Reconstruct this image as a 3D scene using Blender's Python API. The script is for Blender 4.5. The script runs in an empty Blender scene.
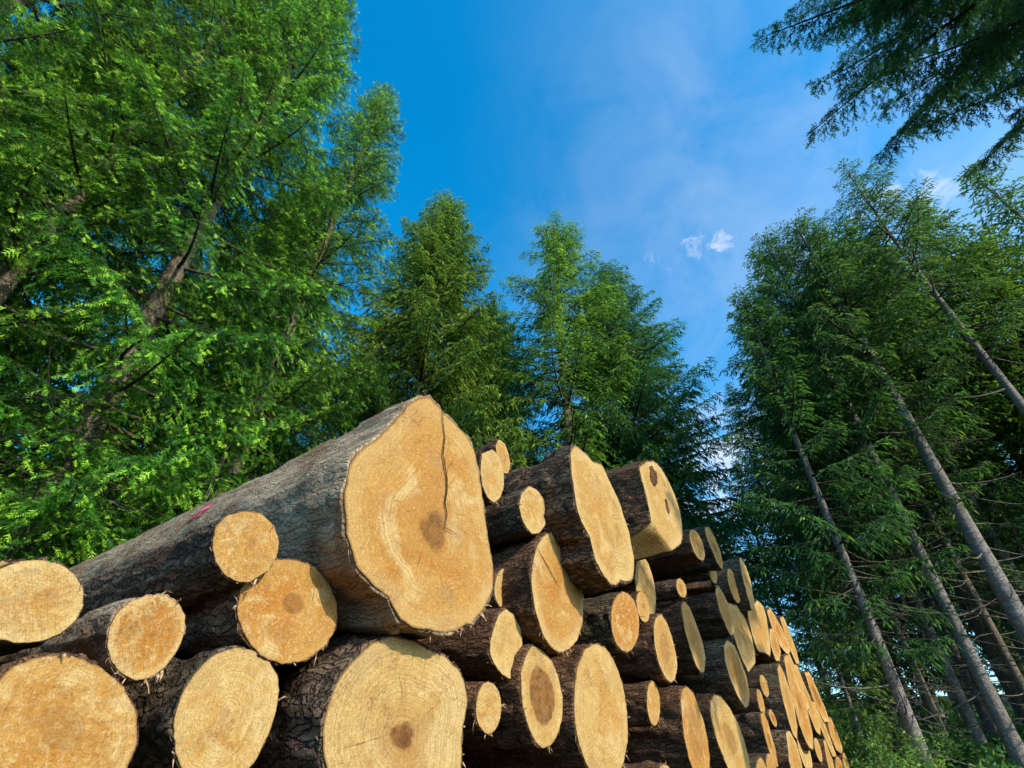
import bpy, math, random
import numpy as np
from mathutils import Vector, Matrix, noise

sc = bpy.context.scene
COL = sc.collection
R = math.radians
rng = np.random.default_rng(11)

# ------------------------------------------------------------------ helpers
def tag(o, label=None, cat=None, group=None, kind=None):
    if label: o['label'] = label
    if cat: o['category'] = cat
    if group: o['group'] = group
    if kind: o['kind'] = kind
    return o

def empty(name, loc, rz=0.0):
    o = bpy.data.objects.new(name, None)
    o.empty_display_size = 0.2
    o.location = loc
    o.rotation_euler = (0, 0, rz)
    COL.objects.link(o)
    return o

def mesh_from(name, verts, faces, smooth=False):
    """faces: an int array (n,k) or a list of such arrays with different k."""
    if isinstance(faces, np.ndarray): faces = [faces]
    faces = [np.asarray(f, dtype=np.int32) for f in faces if len(f)]
    me = bpy.data.meshes.new(name)
    verts = np.asarray(verts, dtype=np.float32)
    me.vertices.add(len(verts)); me.vertices.foreach_set('co', verts.ravel())
    loops = np.concatenate([f.ravel() for f in faces])
    tot = np.concatenate([np.full(len(f), f.shape[1], np.int32) for f in faces])
    start = np.concatenate([[0], np.cumsum(tot)[:-1]]).astype(np.int32)
    me.loops.add(len(loops)); me.loops.foreach_set('vertex_index', loops)
    me.polygons.add(len(tot)); me.polygons.foreach_set('loop_start', start)
    if smooth:
        me.polygons.foreach_set('use_smooth', np.ones(len(tot), dtype=bool))
    me.update(calc_edges=True)
    return me

def obj(name, me, mat, parent=None):
    o = bpy.data.objects.new(name, me)
    if mat is not None:
        if not me.materials: me.materials.append(mat)
    COL.objects.link(o)
    if parent is not None: o.parent = parent
    return o

def copy_tree(o, parent=None):
    c = o.copy(); COL.objects.link(c); c.parent = parent
    for ch in o.children: copy_tree(ch, c)
    return c

class NT:
    """tiny node-graph helper"""
    def __init__(s, name):
        s.m = bpy.data.materials.new(name); s.m.use_nodes = True
        s.t = s.m.node_tree; s.t.nodes.clear()
        s.out = s.t.nodes.new('ShaderNodeOutputMaterial')
    def n(s, typ, **kw):
        nd = s.t.nodes.new(typ)
        for k, v in kw.items():
            if k in nd.inputs: s.set(nd.inputs[k], v)
            else: setattr(nd, k, v)
        return nd
    def set(s, inp, v):
        if isinstance(v, bpy.types.NodeSocket): s.t.links.new(v, inp)
        else: inp.default_value = v
    def math(s, op, a, b=None, c=None, clamp=False):
        nd = s.t.nodes.new('ShaderNodeMath'); nd.operation = op; nd.use_clamp = clamp
        s.set(nd.inputs[0], a)
        if b is not None: s.set(nd.inputs[1], b)
        if c is not None: s.set(nd.inputs[2], c)
        return nd.outputs[0]
    def step(s, x, lo, hi):
        nd = s.t.nodes.new('ShaderNodeMapRange'); nd.interpolation_type = 'SMOOTHSTEP'
        s.set(nd.inputs['Value'], x); s.set(nd.inputs['From Min'], lo); s.set(nd.inputs['From Max'], hi)
        return nd.outputs[0]
    def mix(s, f, a, b, mode='MIX'):
        nd = s.t.nodes.new('ShaderNodeMix'); nd.data_type = 'RGBA'; nd.blend_type = mode
        s.set(nd.inputs[0], f)
        s.set(nd.inputs[6], a); s.set(nd.inputs[7], b)
        return nd.outputs[2]
    def noise(s, vec, scale, detail=4, rough=.55, dist=0.0, dim='3D'):
        nd = s.t.nodes.new('ShaderNodeTexNoise'); nd.noise_dimensions = dim
        if vec is not None: s.set(nd.inputs['Vector'], vec)
        nd.inputs['Scale'].default_value = scale; nd.inputs['Detail'].default_value = detail
        nd.inputs['Roughness'].default_value = rough; nd.inputs['Distortion'].default_value = dist
        return nd.outputs[0]
    def map(s, vec, scale=(1,1,1), loc=(0,0,0), rot=(0,0,0)):
        nd = s.t.nodes.new('ShaderNodeMapping')
        s.set(nd.inputs['Vector'], vec); s.set(nd.inputs['Scale'], scale); s.set(nd.inputs['Location'], loc); s.set(nd.inputs['Rotation'], rot)
        return nd.outputs[0]
    def bump(s, h, strength, dist=.01, normal=None):
        nd = s.t.nodes.new('ShaderNodeBump'); nd.inputs['Strength'].default_value = strength
        nd.inputs['Distance'].default_value = dist
        s.set(nd.inputs['Height'], h)
        if normal is not None: s.set(nd.inputs['Normal'], normal)
        return nd.outputs[0]
    def principled(s, color, rough=.8, normal=None, spec=.25):
        p = s.t.nodes.new('ShaderNodeBsdfPrincipled')
        s.set(p.inputs['Base Color'], color); s.set(p.inputs['Roughness'], rough)
        p.inputs['Specular IOR Level'].default_value = spec
        if normal is not None: s.set(p.inputs['Normal'], normal)
        s.t.links.new(p.outputs[0], s.out.inputs[0])
        return p

def C(r, g, b): return (r, g, b, 1.0)
def V3(x): return (x, x, x)

# ------------------------------------------------------------------ materials
def mat_wood():
    """sawn log end.  object colour = (heart darkness, tone, heart radius, seed)"""
    m = NT('sawn_wood')
    at = m.n('ShaderNodeAttribute', attribute_name='ring')
    sep = m.n('ShaderNodeSeparateXYZ'); m.set(sep.inputs[0], at.outputs['Vector'])
    rho = sep.outputs[2]
    oi = m.n('ShaderNodeObjectInfo')
    sc_ = m.n('ShaderNodeSeparateColor'); m.set(sc_.inputs[0], oi.outputs['Color'])
    heart, tone, hrad, seed = sc_.outputs[0], sc_.outputs[1], sc_.outputs[2], oi.outputs['Alpha']
    cb = m.n('ShaderNodeCombineXYZ'); m.set(cb.inputs[0], sep.outputs[0]); m.set(cb.inputs[1], sep.outputs[1]); m.set(cb.inputs[2], m.math('MULTIPLY', seed, 37.0))
    p = cb.outputs[0]
    ln_ = m.n('ShaderNodeVectorMath', operation='LENGTH'); m.set(ln_.inputs[0], p)
    xy = m.n('ShaderNodeCombineXYZ'); m.set(xy.inputs[0], sep.outputs[0]); m.set(xy.inputs[1], sep.outputs[1])
    ln_ = m.n('ShaderNodeVectorMath', operation='LENGTH'); m.set(ln_.inputs[0], xy.outputs[0])
    nr = m.n('ShaderNodeVectorMath', operation='SCALE'); m.set(nr.inputs[0], xy.outputs[0])
    m.set(nr.inputs['Scale'], m.math('DIVIDE', rho, m.math('MAXIMUM', ln_.outputs['Value'], .001)))
    pn = m.n('ShaderNodeVectorMath', operation='ADD'); m.set(pn.inputs[0], nr.outputs[0])
    sz = m.n('ShaderNodeCombineXYZ'); m.set(sz.inputs[2], m.math('MULTIPLY', seed, 23.0)); m.set(pn.inputs[1], sz.outputs[0])
    pn = pn.outputs[0]
    big = m.noise(pn, 1.25, 4, .62, .9)
    big2 = m.noise(m.map(pn, (1,1,1), (4.2,1.7,3.3)), 1.6, 4, .6, 1.2)
    mot = m.noise(p, 26.0, 5, .72, .5)
    mid = m.noise(p, 11.0, 5, .65, .8)
    fine = m.noise(p, 85.0, 5, .8)
    spk = m.noise(p, 190.0, 3, .7)
    # saw marks: noise squeezed along a direction that turns with the seed
    rt = m.n('ShaderNodeCombineXYZ'); m.set(rt.inputs[2], m.math('MULTIPLY', seed, 9.0))
    q = m.map(p, (1,1,1), (0,0,0), rt.outputs[0])
    saw = m.noise(m.map(q, (14, 210, 14)), 1.0, 3, .6, .25)
    saw2 = m.noise(m.map(q, (5, 45, 5)), 1.0, 3, .6, .5)
    # growth rings follow the outline of the log
    rr = m.math('ADD', rho, m.math('MULTIPLY', m.math('SUBTRACT', mid, .5), .05))
    n1 = m.n('ShaderNodeTexNoise', noise_dimensions='1D'); m.set(n1.inputs['W'], m.math('ADD', rr, seed)); n1.inputs['Scale'].default_value = 34.0
    n1.inputs['Detail'].default_value = 3; n1.inputs['Roughness'].default_value = .7
    ring = n1.outputs[0]
    n2 = m.n('ShaderNodeTexNoise', noise_dimensions='1D'); m.set(n2.inputs['W'], m.math('ADD', m.math('ADD', rho, m.math('MULTIPLY', m.math('SUBTRACT', mid, .5), .02)), seed)); n2.inputs['Scale'].default_value = 110.0
    n2.inputs['Detail'].default_value = 1
    ring2 = n2.outputs[0]
    # base tone: cream -> tan -> orange, warmer towards the middle of the trunk
    cream, tan, orange = C(.59,.41,.14), C(.515,.27,.055), C(.46,.165,.010)
    tt = m.math('ADD', tone, m.math('MULTIPLY', m.math('SUBTRACT', .5, rr), .35))
    tt = m.math('ADD', tt, m.math('MULTIPLY', m.math('SUBTRACT', big, .5), 1.9))
    c = m.mix(m.step(tt, -.1, .5), cream, tan)
    c = m.mix(m.step(tt, .5, 1.1), c, orange)
    c = m.mix(m.math('MULTIPLY', m.step(big2, .50, .66), .75), c, C(.68,.51,.22))
    c = m.mix(m.math('MULTIPLY', m.step(mid, .52, .66), .40), c, C(.34,.14,.03))
    c = m.mix(m.math('MULTIPLY', m.step(ring, .46, .64), .58), c, C(.40,.19,.045))
    c = m.mix(m.math('MULTIPLY', m.step(ring2, .50, .62), .34), c, C(.36,.17,.045))
    c = m.mix(m.math('MULTIPLY', m.step(saw, .5, .72), .20), c, C(.68,.50,.22))
    c = m.mix(m.math('MULTIPLY', m.step(saw2, .54, .72), .24), c, C(.37,.18,.05))
    c = m.mix(m.math('MULTIPLY', m.step(mot, .51, .66), .34), c, C(.27,.11,.025))
    # paler sapwood, then the thin dark line of the inner bark
    er = m.math('ADD', rho, m.math('MULTIPLY', m.math('SUBTRACT', fine, .5), .025))
    c = m.mix(m.math('MULTIPLY', m.step(rr, .76, .92), m.math('MULTIPLY', m.math('FRACT', m.math('MULTIPLY', seed, 7.3)), .6)), c, C(.64,.46,.19))
    c = m.mix(m.math('MULTIPLY', m.step(er, .972, .998), .85), c, C(.17,.08,.03))
    # fibres torn by the saw
    c = m.mix(m.math('MULTIPLY', m.step(fine, .50, .64), .50), c, C(.68,.50,.23))
    c = m.mix(m.math('MULTIPLY', m.step(spk, .53, .63), .46), c, C(.26,.115,.03))
    # drying checks that run out from the pith
    ang = m.math('ARCTAN2', sep.outputs[1], sep.outputs[0])
    vr = m.n('ShaderNodeTexVoronoi', voronoi_dimensions='1D'); m.set(vr.inputs['W'], m.math('ADD', m.math('MULTIPLY', m.math('ADD', ang, m.math('MULTIPLY', m.math('SUBTRACT', mid, .5), .12)), 1.0), m.math('MULTIPLY', seed, 61.0)))
    vr.inputs['Scale'].default_value = 1.35
    cw = m.math('MULTIPLY', vr.outputs['Distance'], ln_.outputs['Value'])
    lim = m.math('MULTIPLY', m.step(m.noise(m.map(p, (1,1,1), (7,7,1)), 5.0, 2, .6), .50, .62), m.math('MULTIPLY', m.step(ln_.outputs['Value'], .0, .22), .0034))
    ck = m.math('MULTIPLY', m.math('LESS_THAN', cw, lim), m.math('MULTIPLY', m.step(rho, .03, .10), m.math('SUBTRACT', 1.0, m.step(rho, .55, .85))))
    c = m.mix(m.math('MULTIPLY', ck, .6), c, C(.10,.04,.012))
    # dark heart
    hr = m.math('ADD', rho, m.math('MULTIPLY', m.math('SUBTRACT', mid, .5), .22))
    hm = m.math('SUBTRACT', 1.0, m.step(m.math('SUBTRACT', hr, hrad), -.04, .03))
    halo = m.math('SUBTRACT', 1.0, m.step(m.math('SUBTRACT', hr, hrad), -.0, .34))
    c = m.mix(m.math('MULTIPLY', m.math('MULTIPLY', halo, heart), .5), c, C(.40,.19,.04))
    hc = m.mix(m.step(mot, .38, .60), C(.085,.035,.010), C(.25,.105,.026))
    hc = m.mix(m.math('MULTIPLY', m.step(ring2, .46, .62), .5), hc, C(.34,.16,.045))
    c = m.mix(m.math('MULTIPLY', hm, heart), c, hc)
    wx = m.math('MULTIPLY', m.step(m.noise(m.map(pn, (1,1,1), (2.7,8.1,5.5)), 1.9, 5, .65, .8), .52, .70), m.math('MULTIPLY', m.math('FRACT', m.math('MULTIPLY', seed, 13.7)), .6))
    c = m.mix(wx, c, C(.33,.215,.115))
    # dirt and shavings in patches
    dm = m.math('MULTIPLY', m.step(m.noise(m.map(p,(1,1,1),(9,2,7)), 6.0, 3, .6), .54, .66), m.step(m.noise(p, 90, 3, .7), .50, .58))
    c = m.mix(m.math('MULTIPLY', dm, .5), c, C(.20,.095,.03))
    h = m.math('ADD', m.math('MULTIPLY', fine, .6), m.math('MULTIPLY', saw, .8))
    h = m.math('ADD', h, m.math('MULTIPLY', spk, .25))
    h = m.math('ADD', h, m.math('MULTIPLY', mid, 1.2))
    m.principled(c, .78, m.bump(h, .8, .012), .15)
    return m.m

def mat_bark(name, cols, groove, patch, scale=1.0, strength=.9):
    m = NT(name)
    tc = m.n('ShaderNodeTexCoord'); oi = m.n('ShaderNodeObjectInfo')
    off = m.n('ShaderNodeVectorMath', operation='ADD'); m.set(off.inputs[0], tc.outputs['Object'])
    cmb = m.n('ShaderNodeCombineXYZ')
    for i in range(3): m.set(cmb.inputs[i], m.math('MULTIPLY', oi.outputs['Random'], 19.0 + 7*i))
    m.set(off.inputs[1], cmb.outputs[0]); p = off.outputs[0]
    ps = m.map(p, (22*scale, 5*scale, 22*scale))
    a = m.noise(ps, 1.0, 6, .65, .6)
    vor = m.n('ShaderNodeTexVoronoi', feature='DISTANCE_TO_EDGE'); wv = m.n('ShaderNodeTexNoise'); m.set(wv.inputs['Vector'], p); wv.inputs['Scale'].default_value = 16; wv.inputs['Detail'].default_value = 4
    ad = m.n('ShaderNodeVectorMath', operation='MULTIPLY_ADD'); m.set(ad.inputs[0], wv.outputs['Color']); ad.inputs[1].default_value = (2.2, 2.2, 2.2); m.set(ad.inputs[2], m.map(p, (34*scale, 7*scale, 34*scale)))
    m.set(vor.inputs['Vector'], ad.outputs[0]); vor.inputs['Scale'].default_value = 1.0
    crack = m.math('SUBTRACT', 1.0, m.step(vor.outputs[0], 0.0, .16))
    b = m.noise(p, 3.0, 4, .6, .3)
    f = m.noise(p, 95.0, 4, .7)
    c = m.mix(m.step(a, .35, .68), C(*cols[0]), C(*cols[1]))
    c = m.mix(m.math('MULTIPLY', m.step(b, .50, .66), patch[1]), c, C(*patch[0]))
    c = m.mix(m.math('MULTIPLY', m.step(f, .52, .74), .5), c, C(*cols[2]))
    c = m.mix(m.math('MULTIPLY', m.math('MULTIPLY', crack, m.step(a, .3, .6)), groove), c, C(.022,.015,.011))
    h = m.math('SUBTRACT', m.math('ADD', m.math('MULTIPLY', a, 1.0), m.math('MULTIPLY', f, .35)), m.math('MULTIPLY', crack, groove))
    m.principled(c, .88, m.bump(h, strength, .02), .15)
    return m.m

def mat_plain(name, col, col2, scale=40, rough=.85):
    m = NT(name)
    tc = m.n('ShaderNodeTexCoord')
    a = m.noise(tc.outputs['Object'], scale, 4, .6)
    m.principled(m.mix(m.step(a, .4, .62), C(*col), C(*col2)), rough, m.bump(a, .4, .01), .15)
    return m.m

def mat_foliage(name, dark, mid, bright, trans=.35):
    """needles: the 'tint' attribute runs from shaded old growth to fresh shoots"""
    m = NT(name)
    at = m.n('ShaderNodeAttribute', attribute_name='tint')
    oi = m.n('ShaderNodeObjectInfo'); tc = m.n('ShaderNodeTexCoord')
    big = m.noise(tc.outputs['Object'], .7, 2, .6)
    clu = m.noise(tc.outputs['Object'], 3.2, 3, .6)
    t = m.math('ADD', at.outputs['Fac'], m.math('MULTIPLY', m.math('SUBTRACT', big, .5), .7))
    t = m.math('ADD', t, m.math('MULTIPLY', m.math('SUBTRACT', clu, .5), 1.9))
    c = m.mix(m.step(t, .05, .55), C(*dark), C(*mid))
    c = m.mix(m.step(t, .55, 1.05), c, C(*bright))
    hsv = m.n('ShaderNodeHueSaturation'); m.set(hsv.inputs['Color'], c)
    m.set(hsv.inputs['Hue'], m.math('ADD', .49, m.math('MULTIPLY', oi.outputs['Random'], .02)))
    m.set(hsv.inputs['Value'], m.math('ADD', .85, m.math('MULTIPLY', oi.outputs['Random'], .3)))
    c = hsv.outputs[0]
    p = m.n('ShaderNodeBsdfPrincipled'); m.set(p.inputs['Base Color'], c); p.inputs['Roughness'].default_value = .55
    p.inputs['Specular IOR Level'].default_value = .3
    tr = m.n('ShaderNodeBsdfTranslucent'); m.set(tr.inputs['Color'], m.mix(.6, c, C(.16,.26,.02), 'ADD'))
    mx = m.n('ShaderNodeMixShader'); mx.inputs[0].default_value = trans
    m.t.links.new(p.outputs[0], mx.inputs[1]); m.t.links.new(tr.outputs[0], mx.inputs[2]); m.t.links.new(mx.outputs[0], m.out.inputs[0])
    return m.m

M = dict(
    wood=mat_wood(),
    bark_grey=mat_bark('grey_bark', [(.23,.15,.085),(.54,.405,.255),(.70,.58,.42)], .35, ((.24,.125,.055),.85), 1.0, .85),
    bark_dark=mat_bark('dark_scaly_bark', [(.075,.046,.028),(.24,.165,.105),(.46,.365,.27)], .8, ((.15,.065,.035),.7), .9, 1.0),
    bark_red=mat_bark('reddish_brown_bark', [(.085,.043,.022),(.24,.125,.065),(.38,.25,.16)], .6, ((.26,.13,.06),.7), 1.1, 1.0),
    bark_moss=mat_bark('mossy_bark', [(.075,.055,.034),(.21,.155,.095),(.36,.30,.21)], .7, ((.085,.105,.045),.75), 1.0, 1.0),
    trunk=mat_bark('standing_trunk_bark', [(.19,.165,.14),(.40,.355,.31),(.55,.51,.46)], .5, ((.13,.13,.10),.6), .8, .8),
    trunk_pale=mat_bark('pale_trunk_bark', [(.13,.105,.075),(.27,.22,.155),(.36,.31,.24)], .4, ((.16,.12,.07),.6), .8, .8),
    limb=mat_plain('twig_bark', (.045,.034,.026), (.11,.088,.07), 30),
    dead=mat_plain('dead_twig', (.10,.085,.07), (.21,.185,.155), 30),
    crack=mat_plain('crack_shadow', (.022,.010,.004), (.05,.022,.008), 60),
    knot=mat_plain('hollow_knot', (.035,.018,.010), (.17,.075,.028), 55),
    paint=mat_plain('pink_paint', (.80,.08,.17), (.88,.20,.28), 60),
    shred=mat_plain('bark_shred', (.20,.10,.05), (.50,.34,.20), 50),
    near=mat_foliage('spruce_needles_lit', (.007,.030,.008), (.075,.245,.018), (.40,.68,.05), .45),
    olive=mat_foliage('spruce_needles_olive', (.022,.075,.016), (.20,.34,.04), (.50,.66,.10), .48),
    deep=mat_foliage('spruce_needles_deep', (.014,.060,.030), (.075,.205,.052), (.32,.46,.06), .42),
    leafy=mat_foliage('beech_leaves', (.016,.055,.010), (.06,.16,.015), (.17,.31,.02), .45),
)

# ------------------------------------------------------------------ the place: frame of the log pile
AZ = R(36.97)                       # the pile runs away at this bearing
EU = Vector((math.sin(AZ), math.cos(AZ), 0))      # along the pile
EN = Vector((math.cos(AZ), -math.sin(AZ), 0))     # out of the sawn ends
DIST = 1.65
CAM_Z = 0.55
def pile(u, z, o=0.0): return EU*u - EN*(DIST - o) + Vector((0, 0, z))

def ground_z(x, y):
    d = math.hypot(x, y)
    k = max(0.0, d - 9.5)
    z = .13*k - .0004*k*k if k < 60 else .13*60 - 1.44 + (k-60)*.08
    z += .10*noise.noise(Vector((x*.35, y*.35, 0)))*min(1, d/6) + .03*noise.noise(Vector((x*1.7, y*1.7, 3)))
    # level strip the pile lies on
    return z if d > 4 else min(z, .02)

def polar(az, r, dz=0.0):
    x, y = r*math.sin(R(az)), r*math.cos(R(az))
    return Vector((x, y, ground_z(x, y) + dz))

# ------------------------------------------------------------------ logs
def build_log(key, o, u, z, radii, length, bark, params, taper=.9, yaw=0.0, pitch=0.0, hi=True, tilt=(0,0), rough=.012, flare=.8, fold=None, label='', rings_axis=None):
    """one felled log: bark > (nothing), cut_end in front and at the back"""
    rad = np.array(radii, float)
    rm = float(rad.mean())
    nA = (96 if rm > .25 else 72) if hi else 24
    th = np.arange(nA)/nA*2*np.pi - np.pi
    src = np.arange(len(rad))/len(rad)*2*np.pi - np.pi
    r0 = np.interp(th, np.r_[src, np.pi], np.r_[rad, rad[0]])
    r0 = r0*(1 + .006*rng.standard_normal(nA)) if hi else r0
    base = -rad.min()
    loc = pile(u, z, o)
    root = empty('felled_log', (loc.x, loc.y, loc.z + base), R(90) - AZ)
    tag(root, label, 'log', 'logs stacked in the timber pile')
    cx, sy = np.cos(th), np.sin(th)
    def yoff(x, zz):                 # the saw cut is never quite square
        d = tilt[0]*x + tilt[1]*zz
        if fold is not None:
            (ax, az_, nx, nz, s) = fold
            d = d + np.maximum(0, (x-ax)*nx + (zz-az_)*nz)*s
        return d
    # bark: lofted tube with worked relief
    nL = (64 if rm > .2 else 44) if hi else 8
    ys = np.concatenate([[0, .006, .02], .05 + (length-.05)*np.linspace(0, 1, nL)**1.7])
    rb = rm*.97
    V = []
    sd = (hash_(key) % 1000)*.731
    for i, y in enumerate(ys):
        k = min(1.0, y/flare); k = k*k*(3-2*k)
        r = r0*(1-k) + (.55*r0 + .45*rb)*k
        r = r*(1 - (1-taper)*(y/length))
        if hi and i > 0:
            amp = rough*min(1, .35 + y*4)
            d = np.array([noise.noise(Vector((cx[j]*r[j]*16+sd, y*4.0, sy[j]*r[j]*16)))*.6 + noise.noise(Vector((cx[j]*r[j]*42+sd, y*13, sy[j]*r[j]*42)))*.5 for j in range(nA)])
            pl = np.array([noise.noise(Vector((cx[j]*r[j]*9+sd, y*2.6+5, sy[j]*r[j]*9))) for j in range(nA)])
            r = r + amp*d + amp*.9*np.clip((pl+.05)*7, -.5, .5)        # plates of bark with torn edges between them
        if hi and y < .09:
            chip = np.array([noise.noise(Vector((cx[j]*5+sd, sy[j]*5, 2.2 + y*9))) for j in range(nA)])
            r = np.where(chip > .22, np.minimum(r, r0*.974), r*(1+.012*chip))
        ox, oz = yaw*y, pitch*y
        yy = yoff(cx*r0, sy*r0)*(1-k) if i > 0 else yoff(cx*r0, sy*r0)
        if hi and i < 3: yy = yy + np.array([.010*noise.noise(Vector((cx[j]*8+sd, sy[j]*8, 7.7))) for j in range(nA)])
        V.append(np.stack([cx*r + ox, y + yy, sy*r + oz - base], 1))
    n = len(ys)
    # closed rim at the front and back (inner ring a little behind the sawn face)
    inner = r0*.93
    V.append(np.stack([cx*inner, .006 + yoff(cx*inner, sy*inner), sy*inner - base], 1))
    V = np.vstack(V)
    F = []
    j = np.arange(nA); j1 = (j+1) % nA
    for i in range(n-1):
        F.append(np.stack([i*nA+j, i*nA+j1, (i+1)*nA+j1, (i+1)*nA+j], 1))
    F.append(np.stack([n*nA+j, n*nA+j1, j1, j], 1))
    F = np.vstack(F)[:, ::-1]
    extra = None
    if hi:                                   # fibres and bark shreds torn loose along the rim
        XP, XF = [], []
        for q in range(int(10 + 70*rm)):
            a = rng.uniform(-np.pi, np.pi); k = int((a+np.pi)/(2*np.pi)*nA) % nA
            r = r0[k]*rng.uniform(.965, 1.0); o_ = np.array([math.cos(a)*r, float(yoff(np.array(math.cos(a)*r), np.array(math.sin(a)*r))) + rng.uniform(-.008, .02), math.sin(a)*r - base])
            out_ = np.array([math.cos(a), 0, math.sin(a)]); tg = np.array([-math.sin(a), 0, math.cos(a)])
            dv = out_*rng.uniform(-.3, .9) + tg*rng.normal()*.8 + np.array([0, -rng.uniform(.1, 1.0), -.25]); dv /= np.linalg.norm(dv)
            L_ = rng.uniform(.008, .035)*(1.5 if rng.random() < .15 else 1); w_ = tg*rng.uniform(.0015, .004)
            k0 = len(XP); mid_ = o_ + dv*L_*.55 + out_*L_*.12; tip = o_ + dv*L_ + np.array([0, 0, -.3*L_])
            XP += [o_-w_, o_+w_, mid_+w_*.8, mid_-w_*.8, tip+w_*.2, tip-w_*.2]
            XF += [[k0, k0+1, k0+2, k0+3], [k0+3, k0+2, k0+4, k0+5]]
        extra = (np.array(XP), np.array(XF))
    if extra is not None:
        me = mesh_from('bark', np.vstack([V, extra[0]]), np.vstack([F, extra[1] + len(V)]), True)
        me.materials.append(bark); me.materials.append(M['shred'])
        mi = np.zeros(len(F) + len(extra[1]), np.int32); mi[len(F):] = 1; me.polygons.foreach_set('material_index', mi)
    else: me = mesh_from('bark', V, F, True)
    obj('bark', me, bark, root)
    # sawn ends
    def disc(front):
        nR = (44 if fold is not None else 14) if hi else 3
        if front: rr_, y0 = r0*.972, -.004
        else:
            k = 1.0; rr_ = (.55*r0 + .45*rb)*taper*.985; y0 = length + .003
        pts, ring = [], []
        px, pz = (rings_axis or (0.0, 0.0))
        for a in range(1, nR+1):
            f = a/nR
            x = px*(1-f) + cx*rr_*f; zz = pz*(1-f) + sy*rr_*f
            y = np.full(nA, y0)
            if front:
                y = y + yoff(x, zz)
                if hi:
                    y = y + np.array([.0035*noise.noise(Vector((x[q]*9+sd, zz[q]*9, 1.3))) + .0012*noise.noise(Vector((x[q]*55, zz[q]*55+sd, 4)))  for q in range(nA)])
            else:
                x = x + yaw*length; zz = zz + pitch*length
            pts.append(np.stack([x, y, zz - base], 1)); ring.append(np.stack([x, zz, np.full(nA, f)], 1))
        pts.append(pts[-1].copy()); ring.append(ring[-1].copy())
        x = cx*rr_ + (0 if front else yaw*length); zz = sy*rr_ + (0 if front else pitch*length)
        pts.append(np.stack([x, (.01 if front else length-.02) + (yoff(x, zz) if front else 0*x), zz - base], 1)); ring.append(np.stack([x, zz, np.full(nA, 1.0)], 1))
        c0 = np.array([[px, (y0 + (yoff(np.array(px), np.array(pz)) if front else 0)), pz - base]])
        if not front: c0 = c0 + np.array([[yaw*length, 0, pitch*length]])
        P = np.vstack(pts + [c0]); G = np.vstack(ring + [np.array([[px, pz, 0]])])
        tri = np.stack([j, j1, np.full(nA, len(P)-1)], 1)
        qd = np.vstack([np.stack([(a+1)*nA+j, (a+1)*nA+j1, a*nA+j1, a*nA+j], 1) for a in list(range(nR-1)) + [nR]])
        if not front: tri, qd = tri[:, ::-1], qd[:, ::-1]
        me = mesh_from('cut_end', P, [qd, tri], fold is None)
        at = me.attributes.new('ring', 'FLOAT_VECTOR', 'POINT'); at.data.foreach_set('vector', G.astype(np.float32).ravel())
        ob = obj('cut_end', me, M['wood'], root)
        ob.color = params
        return ob
    f = disc(True); disc(False)
    root['_base'] = base
    return root, f, base

def hash_(s):
    h = 7
    for ch in s: h = (h*131 + ord(ch)) % 1000003
    return h

def strip(name, pts, width, y, mat, parent, taper=True):
    """thin ribbon in the plane of a sawn end; pts are (x, z)"""
    P = []; n = len(pts)
    for i, (x, z) in enumerate(pts):
        a = pts[max(0, i-1)]; b = pts[min(n-1, i+1)]
        t = Vector((b[0]-a[0], b[1]-a[1])); t.normalize()
        w = width*(.5 if not taper else .5*math.sin(math.pi*(.12 + .8*(i/(n-1)))))*(.75+.5*rng.random())
        P += [(x - t.y*w, y, z + t.x*w), (x + t.y*w, y, z - t.x*w)]
    F = np.array([[2*i, 2*i+1, 2*i+3, 2*i+2] for i in range(n-1)])
    return obj(name, mesh_from(name, np.array(P), F), mat, parent)

def tube_arrays(pts, rads, sides=5):
    pts = np.asarray(pts, float); n = len(pts)
    T = np.gradient(pts, axis=0); T /= np.linalg.norm(T, axis=1)[:, None] + 1e-9
    ref = np.where(np.abs(T[:, 2:3]) > .9, np.array([[1., 0, 0]]), np.array([[0, 0, 1.]]))
    A = np.cross(T, ref); A /= np.linalg.norm(A, axis=1)[:, None] + 1e-9
    B = np.cross(T, A)
    a = np.arange(sides)/sides*2*np.pi
    V = pts[:, None, :] + np.asarray(rads)[:, None, None]*(A[:, None, :]*np.cos(a)[None, :, None] + B[:, None, :]*np.sin(a)[None, :, None])
    V = V.reshape(-1, 3)
    j = np.arange(sides); j1 = (j+1) % sides
    F = np.vstack([np.stack([i*sides+j, i*sides+j1, (i+1)*sides+j1, (i+1)*sides+j], 1) for i in range(n-1)])
    return V, F

def join_arrays(parts):
    Vs, Fs, o = [], [], 0
    for v, f in parts:
        Vs.append(v); Fs.append(f + o); o += len(v)
    return np.vstack(Vs), np.vstack(Fs)

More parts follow.
